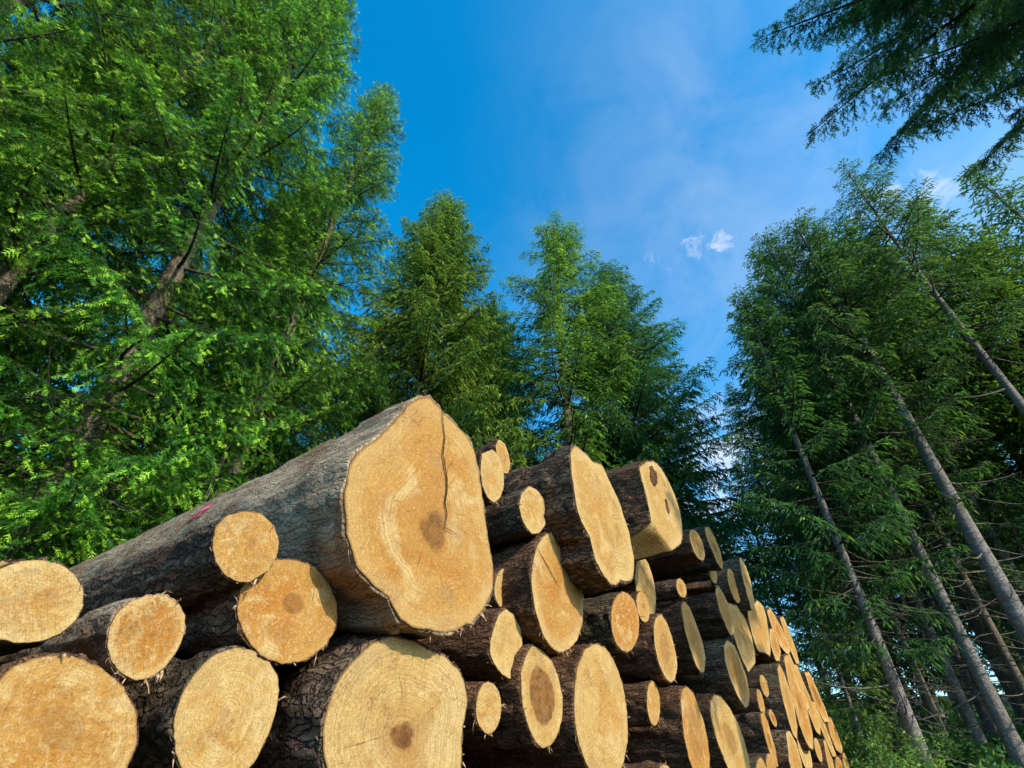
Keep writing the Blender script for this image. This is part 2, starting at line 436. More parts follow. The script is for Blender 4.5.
# ------------------------------------------------------------------ trees
def spruce_meshes(H, cb, rmax, tr, seed, whorl=.42, nb=6, sec=.09, shoot=.12, spacing=.06, width=.26, droop=.55,
                  fresh=.10, gap=.12, top_pow=.8, hang=.0, sides=12, dead=14, low_taper=.25, bright=0.0, secf=.40, feather=False):
    """returns meshes: trunk, limbs (wood of the live branches), dead branches, crown of needle shoots"""
    g = np.random.default_rng(seed)
    # trunk
    zs = np.linspace(-.35, H, 34)
    rr = tr*(1 - np.clip(zs, 0, H)/H)**.85 + .012
    rr = rr*(1 + .45*np.exp(-np.clip(zs+.1, 0, 9)/.25))
    wob = np.stack([.05*np.sin(zs*.5 + seed)*zs/H, .05*np.cos(zs*.43 + seed*2)*zs/H, zs], 1)
    tv, tf = tube_arrays(wob, rr, sides)
    trunk = mesh_from('trunk', tv, tf, True)
    def axis(z): return np.array([np.interp(z, zs, wob[:, 0]), np.interp(z, zs, wob[:, 1]), z])
    def trad(z): return np.interp(z, zs, rr)
    limb_parts, dead_parts = [], []
    P0, P1, SA, TI = [], [], [], []
    z = cb; w_i = 0
    up = np.array([0, 0, 1.])
    while z < H-.15:
        t = (z-cb)/(H-cb)
        prof = (1-t)**top_pow*min(1.0, .45 + t/low_taper*.55) if low_taper > 0 else (1-t)**top_pow
        n = nb + int(g.integers(-1, 2))
        ph0 = g.random()*6.28
        for b in range(n):
            if g.random() < gap*(1.3-t): continue
            ph = ph0 + b*2*np.pi/n + g.normal()*.22
            L = max(.18, rmax*prof*g.uniform(.68, 1.12))
            zz = z + g.normal()*whorl*.22
            root = axis(zz); h = np.array([math.cos(ph), math.sin(ph), 0])
            a = np.interp(t, [0, .35, .75, 1], [-droop, -droop*.55, .05, .75]) + g.normal()*.08
            c = np.interp(t, [0, .5, 1], [.28, .22, -.15]) + g.normal()*.05
            bend = g.normal()*.10
            sv = np.array([-h[1], h[0], 0])
            def P(s): 
                s = np.asarray(s)[:, None]
                return root + h*(L*(s-.10*s*s)) + sv*(L*bend*s*s) + up*(L*(a*s + c*s*s))
            ss = np.linspace(0, 1, 7)
            pts = P(ss)
            lr = (.007 + .011*L)*(1-ss*.9)
            limb_parts.append(tube_arrays(pts, lr, 4))
            # side twigs
            s0 = np.interp(t, [0, .4, 1], [.32, .18, .05])
            ns = max(3, int(L*(1-s0)/sec))
            s = np.sort(np.concatenate([np.linspace(s0, .985, ns), np.linspace(s0, .985, ns)]) + g.normal(size=2*ns)*.012)
            s = np.clip(s, s0*.8, 1)
            sd = np.where(np.arange(2*ns) % 2 == 0, 1.0, -1.0)
            p = P(s)
            th = np.radians(g.uniform(38, 66, 2*ns))
            fwd = P(np.clip(s+.02, 0, 1.02)) - P(s-.02); fwd /= np.linalg.norm(fwd, axis=1)[:, None]
            d = fwd*np.cos(th)[:, None] + sv[None]*(sd*np.sin(th))[:, None] + up*g.normal(-.05, .15, 2*ns)[:, None]
            l = np.minimum(.95, (secf*L*(1-s)**.75*(.35+.65*np.minimum(1, (s-s0*.7)/.3)) + .12))*g.uniform(.6, 1.15, 2*ns)
            l = np.clip(l, .07, None)
            keep = g.random(2*ns) > .10
            p, d, l, s, sd, fwd = p[keep], d[keep], l[keep], s[keep], sd[keep], fwd[keep]
            # leading shoot
            p = np.vstack([p, P([.96])]); d = np.vstack([d, fwd[-1:]]); l = np.append(l, .16); s = np.append(s, 1.); sd = np.append(sd, 1.); fwd = np.vstack([fwd, fwd[-1:]])
            dr = np.clip(g.normal(.30 + hang*(1-t), .15, len(l)), 0, 1.6)
            m = np.maximum(2, np.ceil(l/spacing).astype(int))
            idx = np.repeat(np.arange(len(l)), m)
            k = np.arange(len(idx)) - np.repeat(np.cumsum(m)-m, m)
            q = (k + g.random(len(idx))*.7)/m[idx]
            li = l[idx]
            base = p[idx] + d[idx]*(li*q)[:, None] - up*(dr[idx]*li*q*q)[:, None]
            tan = d[idx] - up*(2*dr[idx]*q)[:, None]; tan /= np.linalg.norm(tan, axis=1)[:, None]
            side = np.cross(tan, up); side /= np.linalg.norm(side, axis=1)[:, None] + 1e-6
            alt = np.where(k % 2 == 0, 1., -1.)*(k % 3 != 2)
            ang = np.radians(g.uniform(25, 55, len(idx)))*alt
            dd = tan*np.cos(ang)[:, None] + side*np.sin(ang)[:, None] + up*(g.normal(-.08-hang*.25, .16, len(idx)))[:, None]
            ln = shoot*g.uniform(.65, 1.25, len(idx))*(1-.25*q)
            P0.append(base); P1.append(base + dd*ln[:, None]); SA.append(g.random(len(idx))*3.14)
            si = s[idx]
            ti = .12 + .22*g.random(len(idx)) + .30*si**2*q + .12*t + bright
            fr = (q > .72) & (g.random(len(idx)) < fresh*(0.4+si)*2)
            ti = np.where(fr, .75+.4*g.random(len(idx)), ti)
            TI.append(ti)
        z += whorl*(1.0 - .35*t)*g.uniform(.8, 1.2); w_i += 1
    for i in range(dead):
        zz = g.uniform(.12, 1.0)*max(1.2, cb + .15*(H-cb)); ph = g.random()*6.28
        L = g.uniform(.35, 1.0)*min(rmax*.75, 1.9)
        h = np.array([math.cos(ph), math.sin(ph), 0])
        ss = np.linspace(0, 1, 6)[:, None]
        k1, k2 = g.uniform(-.55, .15), g.normal()*.25
        pts = axis(zz) + h*L*ss + up*(L*(k1*ss + .2*ss*ss)) + np.array([-h[1], h[0], 0])*(L*k2*ss*ss)
        dead_parts.append(tube_arrays(pts, (.006+.007*L)*(1-.85*ss[:, 0]), 4))
        for q in range(3):
            f = g.uniform(.3, .95); o = pts[0] + (pts[-1]-pts[0])*f
            v = h*g.uniform(.2, .8) + np.array([-h[1], h[0], 0])*g.choice([-1, 1])*g.uniform(.4, 1) + up*g.normal(-.3, .2)
            l2 = L*g.uniform(.15, .4)
            j = np.argmin(np.abs(np.linspace(0, 1, 6)-f)); o = pts[j]
            dead_parts.append(tube_arrays(np.stack([o, o+v*l2*.5, o+v*l2 - up*.1*l2]), np.array([.005, .004, .0015]), 3))
    tw, df = join_arrays([(tv, tf)] + []) if not dead_parts else (None, None)
    if dead_parts:
        q4 = [p for p in dead_parts]
        dv, dfc = join_arrays(q4)
        trunk = mesh_from('trunk', np.vstack([tv, dv]), [tf, dfc + len(tv)], True)
        mi = np.zeros(len(tf)+len(dfc), np.int32); mi[len(tf):] = 1
        trunk.polygons.foreach_set('material_index', mi)
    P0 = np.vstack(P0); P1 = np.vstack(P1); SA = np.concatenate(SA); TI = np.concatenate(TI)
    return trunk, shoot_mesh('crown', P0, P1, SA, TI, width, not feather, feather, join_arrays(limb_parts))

def shoot_mesh(name, P0, P1, SA, TI, width, cross=True, feather=False, wood=None):
    """needle-bearing shoots; optional limb wood goes in as a second material"""
    D = P1-P0; ln = np.linalg.norm(D, axis=1); D /= ln[:, None]
    ref = np.tile(np.array([[0.13, .21, .97]]), (len(D), 1))
    A = np.cross(D, ref); A /= np.linalg.norm(A, axis=1)[:, None] + 1e-6
    B = np.cross(D, A)
    c, s = np.cos(SA)[:, None], np.sin(SA)[:, None]
    U = A*c + B*s; Vv = -A*s + B*c
    n = len(P0); w = (ln*width*.5)[:, None]; l1 = ln[:, None]
    if feather:
        # a flat brush: one slim axis and three pairs of needle tufts
        tri = [P0 - U*w*.35, P1, P0 + U*w*.35]
        for k, f in enumerate((.12, .40, .66)):
            q = P0 + D*(l1*f); h = l1*(.46 - .10*k)
            lift = Vv*w*(.5 - .5*k)
            for sg in (-1, 1):
                tip = q + (D*.72 + U*(sg*.70))*h + lift
                tri += [q - D*(l1*.07), tip, q + D*(l1*.11)]
        Q = np.stack(tri, 1).reshape(-1, 3); k = len(tri)
        F = np.arange(n*k).reshape(-1, 3); T = np.repeat(TI, k)
    else:
        mid = P0 + D*(l1*.42); m = [P0, mid+U*w, P1, mid-U*w]
        if cross: m += [P0, mid+Vv*w, P1, mid-Vv*w]
        Q = np.stack(m, 1).reshape(-1, 3); k = len(m)
        F = np.arange(n*k).reshape(-1, 4); T = np.repeat(TI, k)
    fs = [F]
    if wood is not None:
        fs.append(wood[1] + len(Q)); Q = np.vstack([Q, wood[0]]); T = np.concatenate([T, np.zeros(len(wood[0]))])
    me = mesh_from(name, Q, fs)
    if wood is not None:
        mi = np.zeros(len(F)+len(wood[1]), np.int32); mi[len(F):] = 1; me.polygons.foreach_set('material_index', mi)
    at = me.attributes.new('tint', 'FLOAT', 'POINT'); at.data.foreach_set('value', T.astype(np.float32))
    return me

def make_tree(loc, meshes, leaf, bark, label, group=None, rz=0.0, lean=(0, 0), s=1.0, name='spruce_tree', cat='tree'):
    t = empty(name, loc, rz)
    t.rotation_euler = (R(lean[0]), R(lean[1]), rz); t.scale = (s, s, s)
    tag(t, label, cat, group)
    for nm, me, ms in (('trunk', meshes[0], (bark, M['dead'])), ('crown', meshes[1], (leaf, M['limb']))):
        if not me.materials:
            for x in ms: me.materials.append(x)
        ob = obj(nm, me, None, t)
        for k, x in enumerate(ms):
            if me.materials[k] is not x:                      # same shape, another tree: material on the object
                ob.material_slots[k].link = 'OBJECT'; ob.material_slots[k].material = x
    return t

def bush_meshes(h, r, seed, stems=14, leaf=.06, n=2600, fern=False):
    g = np.random.default_rng(seed)
    parts, P0, P1 = [], [], []
    for i in range(stems):
        ph = g.random()*6.28; k = g.uniform(.2, 1)*r; hh = h*g.uniform(.55, 1.05)
        q = np.linspace(0, 1, 6)[:, None]
        pts = np.array([[.12*r*math.cos(ph), .12*r*math.sin(ph), -.05]]) + np.array([[math.cos(ph), math.sin(ph), 0]])*k*q**1.4 + np.array([[0, 0, 1]])*hh*(q - (.28 if fern else .1)*q*q)
        parts.append(tube_arrays(pts, .006*(1-.8*q[:, 0])+.0015, 4))
        m = n//stems
        f = g.uniform(.15, 1, m); o = np.stack([np.interp(f, q[:, 0], pts[:, a]) for a in range(3)], 1)
        d = g.normal(size=(m, 3)); d[:, 2] = d[:, 2]*.5 + .1; d /= np.linalg.norm(d, axis=1)[:, None]
        o = o + d*g.uniform(0, .22*r, m)[:, None]
        P0.append(o); P1.append(o + (d + g.normal(size=(m, 3))*.3)*(leaf*g.uniform(.6, 1.3, m))[:, None])
    P0, P1 = np.vstack(P0), np.vstack(P1)
    ti = .2 + .5*g.random(len(P0)) + .3*(P0[:, 2]/h)
    return mesh_from('stems', *join_arrays(parts)), shoot_mesh('leaves', P0, P1, g.random(len(P0))*3.14, ti, .5, False)
LOGS = {
'A':(0.100,0.302,0.817,[96,96,94,92,91,91,88,87,86,86,85,84,84,85,85,84,85,87,88,88,89,91,93,94,95,97,98,97,98,100,98,97,97,96,93,92,91,91,88,87,86,86,85,84,84,84,85,85,85,86,87,90,90,91,92,95,95,96,98,99,98,98,99,97]),
'B':(0.050,0.573,0.797,[92,90,88,87,87,87,86,86,87,89,89,90,91,94,96,98,100,103,105,105,105,106,103,101,100,97,94,93,92,91,89,88,87,88,88,88,88,88,90,92,92,92,93,95,96,96,96,98,100,99,98,98,99,99,99,99,100,100,98,98,99,96,94,93]),
'C':(0.100,0.719,1.065,[105,104,103,103,100,99,98,98,100,99,99,100,102,105,105,105,107,110,110,110,111,111,108,106,105,106,107,107,105,105,105,107,105,104,104,105,107,105,103,102,102,104,104,102,101,102,103,106,105,104,103,104,106,107,106,106,108,110,113,111,110,111,112,108]),
'D':(0.050,0.953,0.934,[189,187,187,181,175,171,169,169,166,162,160,160,162,159,157,157,159,162,160,160,162,165,170,171,173,175,180,185,185,187,190,192,188,186,185,186,179,174,171,169,170,164,161,159,159,160,156,155,154,155,158,159,160,163,167,174,179,179,182,187,189,188,189,191]),
'E':(0.120,0.466,0.596,[145,138,133,129,123,119,116,114,112,110,109,109,110,112,114,116,119,123,129,133,138,145,154,158,164,170,169,171,168,163,159,152,144,138,134,129,123,118,115,113,113,111,109,109,109,111,114,118,119,122,127,133,141,145,151,159,164,167,173,170,168,164,158,153]),
'F':(0.060,0.849,0.648,[150,150,150,148,148,147,148,150,150,151,153,156,155,156,159,163,163,164,167,168,166,166,165,161,160,156,152,149,148,145,144,144,145,146,146,148,152,153,155,159,157,156,157,159,157,157,158,160,159,160,162,162,161,161,162,161,159,158,155,154,153,152,152,151]),
'G':(0.100,1.481,0.641,[373,366,355,348,338,327,321,311,301,295,291,290,283,278,277,278,282,289,291,295,302,312,326,345,350,359,373,367,360,354,338,327,326,331,343,360,361,361,349,341,323,310,301,288,278,272,269,270,274,280,285,291,301,313,317,324,334,340,349,356,366,369,372,373]),
'H':(0.220,1.360,1.380,[448,447,447,448,449,453,451,454,458,448,435,426,424,440,457,464,465,467,472,479,479,484,489,496,497,501,497,493,471,454,425,403,387,376,368,368,372,378,387,399,414,433,460,483,491,492,493,497,500,527,544,528,507,478,442,423,409,400,395,395,403,415,430,447]),
'I':(0.000,2.016,1.885,[109,110,110,109,110,111,114,119,124,132,135,139,143,150,157,159,162,167,172,161,153,148,144,138,131,125,122,119,118,115,112,110,109,109,110,112,115,118,119,121,124,129,135,144,153,153,155,159,165,166,157,151,146,143,142,141,143,142,132,124,119,114,111,110]),
'J':(-0.050,2.179,2.100,[70,67,66,64,62,60,58,57,57,57,58,59,62,65,70,79,91,109,118,116,116,116,110,101,94,89,86,83,81,80,76,71,69,66,64,63,63,63,63,64,64,65,67,70,73,78,84,92,95,97,99,102,107,113,111,104,100,96,94,93,92,84,78,73]),
'K':(0.100,2.296,1.745,[137,142,145,144,145,147,151,154,155,156,160,161,160,160,161,159,152,148,144,142,139,134,131,128,127,128,129,132,130,129,130,131,134,139,145,146,147,150,155,162,162,159,157,158,160,157,153,150,149,149,151,144,138,134,131,129,129,130,133,133,131,130,131,133]),
'L':(0.330,2.752,1.810,[348,343,340,327,318,307,295,286,281,296,316,341,360,379,399,408,421,429,428,414,404,413,432,447,459,461,445,435,424,401,384,371,360,345,335,328,325,325,326,321,320,321,326,334,346,359,378,402,388,378,371,386,412,442,467,499,496,483,451,427,407,385,369,357]),
'M':(0.100,2.556,1.359,[302,306,305,307,312,314,316,321,325,330,337,342,345,352,347,345,345,336,331,329,323,317,314,315,308,304,302,304,302,299,299,301,306,301,300,301,305,310,312,316,324,335,341,343,349,359,352,347,346,340,329,322,319,318,311,305,302,303,305,301,299,300,302,300]),
'N':(-0.100,2.290,1.329,[86,87,89,91,92,94,97,100,101,103,107,107,108,110,108,107,107,105,101,100,98,95,92,91,90,88,86,85,86,86,85,85,86,88,90,90,92,94,97,99,101,103,107,107,108,109,109,107,106,105,102,100,98,96,93,91,90,89,87,85,85,86,86,86]),
'O':(-0.020,2.220,1.034,[131,135,138,142,148,152,150,149,150,148,147,147,149,152,152,154,158,163,166,158,151,144,137,132,128,125,123,121,121,122,125,128,134,137,136,137,139,142,147,153,151,151,152,155,159,157,156,157,160,159,153,148,145,143,141,134,129,126,124,123,124,123,125,127]),
'P':(-0.030,2.107,0.750,[98,100,98,98,98,100,99,99,100,101,100,100,101,102,102,102,103,103,102,102,103,102,101,101,102,100,99,99,100,99,98,98,99,99,98,98,99,100,99,99,100,101,100,100,101,103,102,101,102,104,103,102,102,103,101,101,101,102,100,99,99,100,99,98]),
'Q':(0.050,2.432,0.824,[180,180,178,178,180,183,183,186,190,195,199,205,214,215,217,221,221,218,217,215,209,205,203,201,196,194,193,194,194,191,190,191,194,192,188,186,186,188,189,188,189,192,197,197,197,199,202,208,212,215,220,227,224,217,213,210,205,200,197,197,196,189,184,181]),
'R':(0.060,3.051,0.809,[343,349,354,355,358,366,364,364,368,366,363,364,361,355,352,353,345,340,338,338,331,328,328,331,327,325,326,331,335,333,335,340,349,349,350,354,362,364,362,364,369,367,362,361,362,359,351,347,346,345,337,333,332,334,329,326,325,328,331,329,330,334,341,340]),
'S':(0.100,3.417,1.339,[207,214,223,229,234,241,242,242,244,237,231,228,218,211,206,199,192,187,184,181,176,174,173,173,175,176,177,180,184,190,197,201,207,215,224,228,234,243,242,242,244,237,231,227,220,210,204,200,194,187,181,180,178,176,173,172,173,175,180,181,184,188,195,203]),
'T':(-0.060,4.267,1.783,[243,246,252,261,265,270,277,284,285,289,292,289,288,287,279,274,271,263,254,251,248,241,236,232,233,232,229,228,229,233,237,238,241,246,255,260,264,270,279,283,284,289,294,288,286,287,281,272,269,265,257,248,246,243,238,232,230,230,232,230,229,231,235,241]),
'U':(0.020,3.952,1.547,[117,119,123,127,128,130,134,133,134,135,132,130,129,125,121,119,117,114,110,109,109,107,105,104,105,106,107,107,107,110,113,115,117,119,124,126,128,131,134,133,134,135,132,129,128,126,121,119,117,114,111,109,108,107,106,105,104,106,107,107,108,110,113,116]),
'V':(0.060,4.193,1.289,[203,206,208,206,207,209,214,219,218,220,223,230,236,234,234,237,243,241,236,234,234,232,226,222,221,221,224,220,213,209,206,206,206,202,199,199,200,204,208,209,212,217,225,234,234,237,242,249,252,243,237,233,232,232,226,220,217,216,217,215,208,204,201,201]),
'W':(0.030,5.030,1.501,[219,212,206,203,202,203,206,210,211,215,221,230,241,257,268,272,280,291,295,294,297,299,289,283,280,279,281,281,265,253,245,239,236,228,217,209,203,200,198,199,201,203,207,214,224,236,253,269,274,283,295,310,315,312,312,315,305,282,264,251,242,235,231,229]),
'X':(0.050,4.875,1.896,[128,133,135,138,136,134,130,123,119,114,108,103,99,96,93,89,88,87,86,86,86,86,87,89,92,95,98,100,106,112,117,121,128,132,135,139,136,134,130,123,119,114,108,102,99,96,93,90,87,86,86,86,86,86,87,89,92,95,98,101,106,112,117,121]),
'Y':(0.420,3.663,2.191,[359,350,348,351,358,368,385,428,473,516,536,508,487,454,418,391,371,356,345,337,334,333,334,341,350,362,365,373,384,399,400,406,415,429,442,440,441,447,438,431,429,430,425,422,423,428,415,406,402,397,384,377,372,370,374,378,381,390,403,421,426,404,388,371]),
'Z':(0.220,5.105,2.345,[210,215,212,211,211,204,199,196,188,181,177,174,168,163,161,160,159,157,156,156,159,162,164,165,169,176,181,185,190,198,204,206,211,215,212,212,211,204,198,196,189,181,177,173,169,164,160,159,159,158,157,156,158,161,164,167,169,174,181,186,190,197,205,207]),
'AA':(0.200,5.830,2.540,[190,176,165,158,151,146,143,140,140,140,143,146,151,159,169,181,195,201,210,221,238,259,267,260,255,254,247,235,225,218,214,211,211,197,184,174,167,162,159,157,156,158,160,160,160,163,167,173,182,193,207,224,228,231,235,240,255,269,282,266,255,247,234,209]),
'AB':(0.050,6.095,2.372,[176,177,179,183,183,182,183,181,177,175,173,167,163,161,158,154,151,150,149,148,146,145,147,149,150,150,153,157,161,163,165,171,175,176,179,184,183,182,184,181,177,175,173,168,163,161,159,155,151,149,149,148,147,145,146,148,150,151,152,156,161,163,165,170]),
'AD':(0.060,6.896,2.384,[213,215,218,223,223,224,227,229,227,227,230,226,223,223,221,216,213,213,210,206,204,204,204,202,199,202,204,203,203,205,209,212,212,214,219,223,222,224,228,229,227,227,230,226,222,222,222,217,212,212,211,207,203,203,204,203,201,200,203,205,204,205,207,212]),
'AE':(0.160,7.228,2.484,[212,212,213,218,224,233,246,262,284,302,323,349,385,384,359,333,318,310,303,295,286,268,255,245,238,232,225,221,219,219,221,226,233,243,256,267,268,271,277,286,299,316,316,310,308,309,312,319,330,328,321,317,317,314,288,267,252,241,232,227,223,222,219,214]),
'AF':(0.050,7.830,2.065,[520,521,528,540,544,543,547,557,502,451,410,384,362,342,337,333,330,335,340,348,364,379,382,379,380,386,386,384,385,390,399,413,432,454,481,518,568,584,588,592,538,499,469,441,401,361,341,323,304,295,291,286,282,284,291,298,305,322,343,364,402,443,510,524]),
'AG':(0.160,5.820,1.866,[211,208,207,203,194,187,183,180,179,180,183,187,194,198,204,212,223,238,248,246,244,242,247,254,261,267,257,251,247,245,246,232,221,213,207,204,203,201,193,187,184,181,181,183,186,189,192,198,206,216,231,250,255,255,256,256,265,275,284,267,248,234,224,216]),
'AH':(0.020,6.898,1.816,[373,381,392,405,407,414,425,440,452,455,463,476,449,415,387,370,354,346,337,336,336,339,347,354,353,355,361,370,384,395,395,398,406,418,434,441,435,435,438,446,432,416,405,398,395,395,383,371,364,361,359,365,372,383,400,408,392,380,373,369,369,373,370,370]),
'AI':(0.180,5.652,1.277,[287,282,280,277,267,261,258,257,258,262,267,265,265,268,274,282,294,291,289,291,295,292,288,287,290,295,303,300,295,292,292,295,291,280,272,268,265,266,265,264,266,271,278,288,282,274,272,269,272,275,283,287,285,283,286,291,299,302,298,297,300,305,308,296]),
'AJ':(-0.040,4.050,0.916,[117,121,124,126,130,135,139,142,146,150,150,152,152,149,148,144,139,136,133,128,123,122,120,117,114,112,112,113,113,112,113,115,118,121,123,126,130,136,138,142,146,150,150,152,152,149,147,145,140,135,133,129,124,121,119,117,115,112,112,112,113,113,113,114]),
'AK':(0.060,4.537,0.749,[232,233,230,230,231,235,242,251,254,260,268,280,295,304,307,315,325,319,307,298,292,290,287,277,271,267,266,261,252,245,242,240,237,235,235,237,242,242,242,243,247,254,262,270,281,296,300,303,310,319,317,315,318,311,299,291,284,266,252,243,236,231,229,229]),
'AM':(0.080,5.352,0.731,[361,347,329,315,305,299,296,294,292,293,296,303,313,327,334,335,340,348,359,375,373,374,378,386,399,416,409,405,405,396,381,370,363,352,343,338,335,330,317,309,303,301,302,301,300,301,305,312,323,333,340,351,366,383,388,398,411,428,426,429,418,396,380,369]),
'AS':(0.120,7.963,1.241,[364,367,374,385,400,422,435,448,466,490,473,457,446,440,420,391,369,353,340,333,328,327,321,317,316,317,322,330,342,358,381,390,389,392,399,410,416,418,423,433,448,443,433,428,426,429,426,409,393,377,375,374,373,369,351,338,328,322,320,320,324,331,341,356]),
'AT':(0.030,9.158,1.321,[378,390,404,414,429,449,476,513,537,550,569,596,597,582,572,571,571,547,521,500,487,478,475,461,443,429,421,416,416,420,416,403,394,390,389,392,399,410,426,447,476,514,557,572,595,626,631,608,589,581,573,528,489,459,436,420,408,401,394,381,374,369,369,372]),
'X2':(-0.050,5.342,2.402,[135,155,174,196,205,198,183,162,143,125,113,102,95,88,80,77,75,73,71,70,69,70,71,72,74,75,80,86,92,99,109,120,136,155,174,195,205,198,183,162,143,125,113,103,94,88,83,77,73,72,72,71,70,69,70,72,75,77,79,84,92,100,108,121]),
'AC':(-0.120,7.286,2.472,[146,141,138,136,133,130,128,128,128,128,129,129,132,135,139,142,145,151,157,160,165,172,174,175,179,176,173,172,166,160,157,152,146,141,138,136,133,130,128,128,128,128,129,129,132,135,139,142,145,151,157,161,165,171,174,175,178,176,173,171,166,160,156,152]),
'AL':(-0.120,5.567,1.027,[60,61,63,65,68,71,77,83,89,96,106,112,120,121,122,116,110,101,93,87,80,74,70,67,64,62,60,59,57,57,58,59,59,61,63,65,67,72,78,83,89,97,106,112,120,122,122,116,110,101,93,86,80,75,69,67,64,62,60,59,58,57,57,58]),
'AB2':(0.050,3.853,0.375,[207,208,208,210,212,209,208,209,205,202,201,200,195,193,192,190,187,185,186,186,184,183,185,188,188,189,191,194,198,198,200,205,208,207,208,212,211,209,208,210,205,202,200,200,197,192,191,191,189,186,184,185,186,185,184,185,188,191,191,193,197,201,201,203]),
'AW':(0.000,9.319,2.256,[388,393,379,369,362,360,361,366,350,329,316,304,299,294,293,296,299,309,318,325,332,338,345,351,378,405,432,446,443,444,448,422,403,389,380,370,344,323,308,298,290,285,284,285,288,295,305,319,337,362,362,361,361,360,360,376,395,414,432,420,405,395,389,387]),
'AX':(0.000,10.067,2.259,[252,241,233,227,224,223,224,227,227,228,231,237,245,257,273,294,321,352,358,363,369,379,400,422,436,405,381,363,350,337,304,280,262,248,238,230,226,223,223,225,226,226,230,235,243,255,271,291,318,354,366,369,372,375,378,400,422,445,431,379,340,311,288,268]),
'AY':(0.000,8.743,1.987,[227,225,225,228,232,234,236,239,246,255,268,257,244,230,217,215,214,212,210,209,204,200,196,198,199,201,208,216,227,242,247,236,228,222,219,218,219,221,222,227,233,242,255,267,255,243,231,219,218,218,218,218,218,212,205,201,198,197,198,201,207,213,225,232]),
'BC':(-0.000,9.671,1.648,[256,251,247,247,248,252,259,269,282,300,305,313,324,340,360,388,419,415,411,406,413,422,431,407,373,347,328,313,302,280,262,248,238,231,226,223,223,226,230,236,243,254,268,286,311,344,389,442,437,433,430,438,446,437,389,354,327,307,292,281,273,269,266,265]),
'AU':(0.000,10.085,1.404,[302,296,292,292,294,299,307,310,316,326,339,358,383,415,432,432,432,439,452,466,468,466,468,476,488,471,438,413,394,381,371,339,314,294,280,270,262,258,256,256,259,268,281,298,321,351,391,447,505,504,504,510,523,535,486,449,420,399,384,373,365,343,325,311]),
'AO':(0.000,7.071,1.155,[151,153,153,151,152,151,148,146,145,142,138,137,136,134,131,130,130,130,129,128,130,132,133,133,134,138,141,142,143,147,150,150,151,154,153,151,152,151,148,146,145,142,138,136,136,134,132,129,130,130,130,129,129,131,133,134,134,137,141,142,143,146,150,150]),
'AP':(0.000,7.439,1.347,[187,187,185,177,173,165,155,150,144,138,131,128,125,122,120,119,117,118,120,121,123,126,128,134,141,146,152,160,169,175,180,188,187,188,185,177,173,165,155,150,144,138,132,127,125,123,121,119,118,117,119,121,124,126,129,133,140,147,153,159,168,175,180,187]),
'AQ':(-0.080,8.021,1.344,[169,183,196,210,228,242,254,259,258,248,235,220,202,190,178,166,155,148,143,138,135,132,130,127,129,131,134,136,140,144,151,159,171,184,195,210,229,241,254,259,257,249,234,221,203,189,177,167,157,147,142,138,135,132,131,130,129,129,133,137,141,146,151,159]),
'AR':(0.000,7.456,1.024,[158,156,148,140,132,123,115,109,104,99,94,91,89,88,87,86,86,86,87,90,93,96,100,105,110,118,126,133,142,151,155,162,158,156,148,140,133,123,115,109,104,99,95,90,89,88,87,86,87,87,87,89,93,96,100,105,110,118,126,134,142,152,155,161]),
'AN':(0.000,7.046,0.809,[209,199,191,186,183,182,183,185,183,181,181,184,187,193,202,213,228,240,247,255,267,285,301,295,291,290,292,283,241,212,190,175,165,163,163,165,168,173,180,190,203,213,210,208,209,212,216,224,235,246,250,253,257,260,275,290,305,286,267,251,241,232,227,222]),
'AZ':(0.120,7.459,0.629,[248,257,255,255,258,263,271,283,298,292,288,286,287,291,299,285,266,252,242,235,229,227,227,228,232,239,249,253,249,247,248,251,257,266,265,262,262,265,269,275,270,267,267,269,274,282,286,280,274,268,272,275,278,268,252,240,232,226,222,221,222,225,230,238]),
'BA':(-0.050,9.025,0.741,[303,307,301,298,296,285,278,274,264,254,249,245,239,233,230,229,229,228,227,227,232,237,241,245,250,260,268,273,280,291,296,299,305,305,301,299,295,285,277,273,265,254,249,245,240,235,229,228,228,229,229,229,230,236,242,247,251,258,268,275,280,289,298,299]),
'BB':(0.000,9.745,0.777,[237,241,237,236,224,215,206,193,183,176,169,161,154,151,148,146,145,144,143,144,147,151,155,159,164,172,182,191,200,211,224,230,237,241,237,236,224,215,207,194,183,176,169,162,155,150,148,146,145,144,144,144,146,150,155,160,165,170,181,192,201,210,223,230]),
'BD':(0.000,10.432,0.669,[309,340,350,363,382,407,425,387,349,325,311,297,282,266,247,232,221,212,207,202,201,202,203,208,216,223,238,253,277,295,299,306,316,331,350,373,366,363,363,366,374,353,327,301,275,266,261,257,253,248,244,238,228,221,215,214,213,215,218,225,234,245,261,282]),
'BE':(0.000,11.024,1.528,[341,346,355,340,330,323,319,318,320,326,335,348,366,376,371,367,362,358,354,368,384,401,417,433,427,424,425,430,413,379,353,333,318,308,300,296,295,295,295,298,303,312,325,343,366,397,397,392,387,382,378,379,396,413,429,446,431,402,380,364,352,344,339,339]),
'BF':(0.000,10.777,1.080,[270,265,263,256,249,245,243,243,246,252,260,271,286,306,333,368,375,380,385,391,396,423,451,479,479,420,377,339,310,288,271,259,250,244,240,239,240,240,241,244,249,258,269,285,306,334,371,384,384,383,383,383,385,407,430,453,475,429,383,349,322,303,288,277]),
'BG':(0.000,11.652,1.022,[350,337,321,309,301,296,294,295,295,281,268,254,241,237,238,239,240,241,242,256,273,289,305,319,330,345,367,394,428,388,358,335,317,304,295,281,270,261,256,253,253,255,260,268,276,276,275,274,273,272,271,270,289,309,329,349,368,353,343,336,332,332,334,340]),
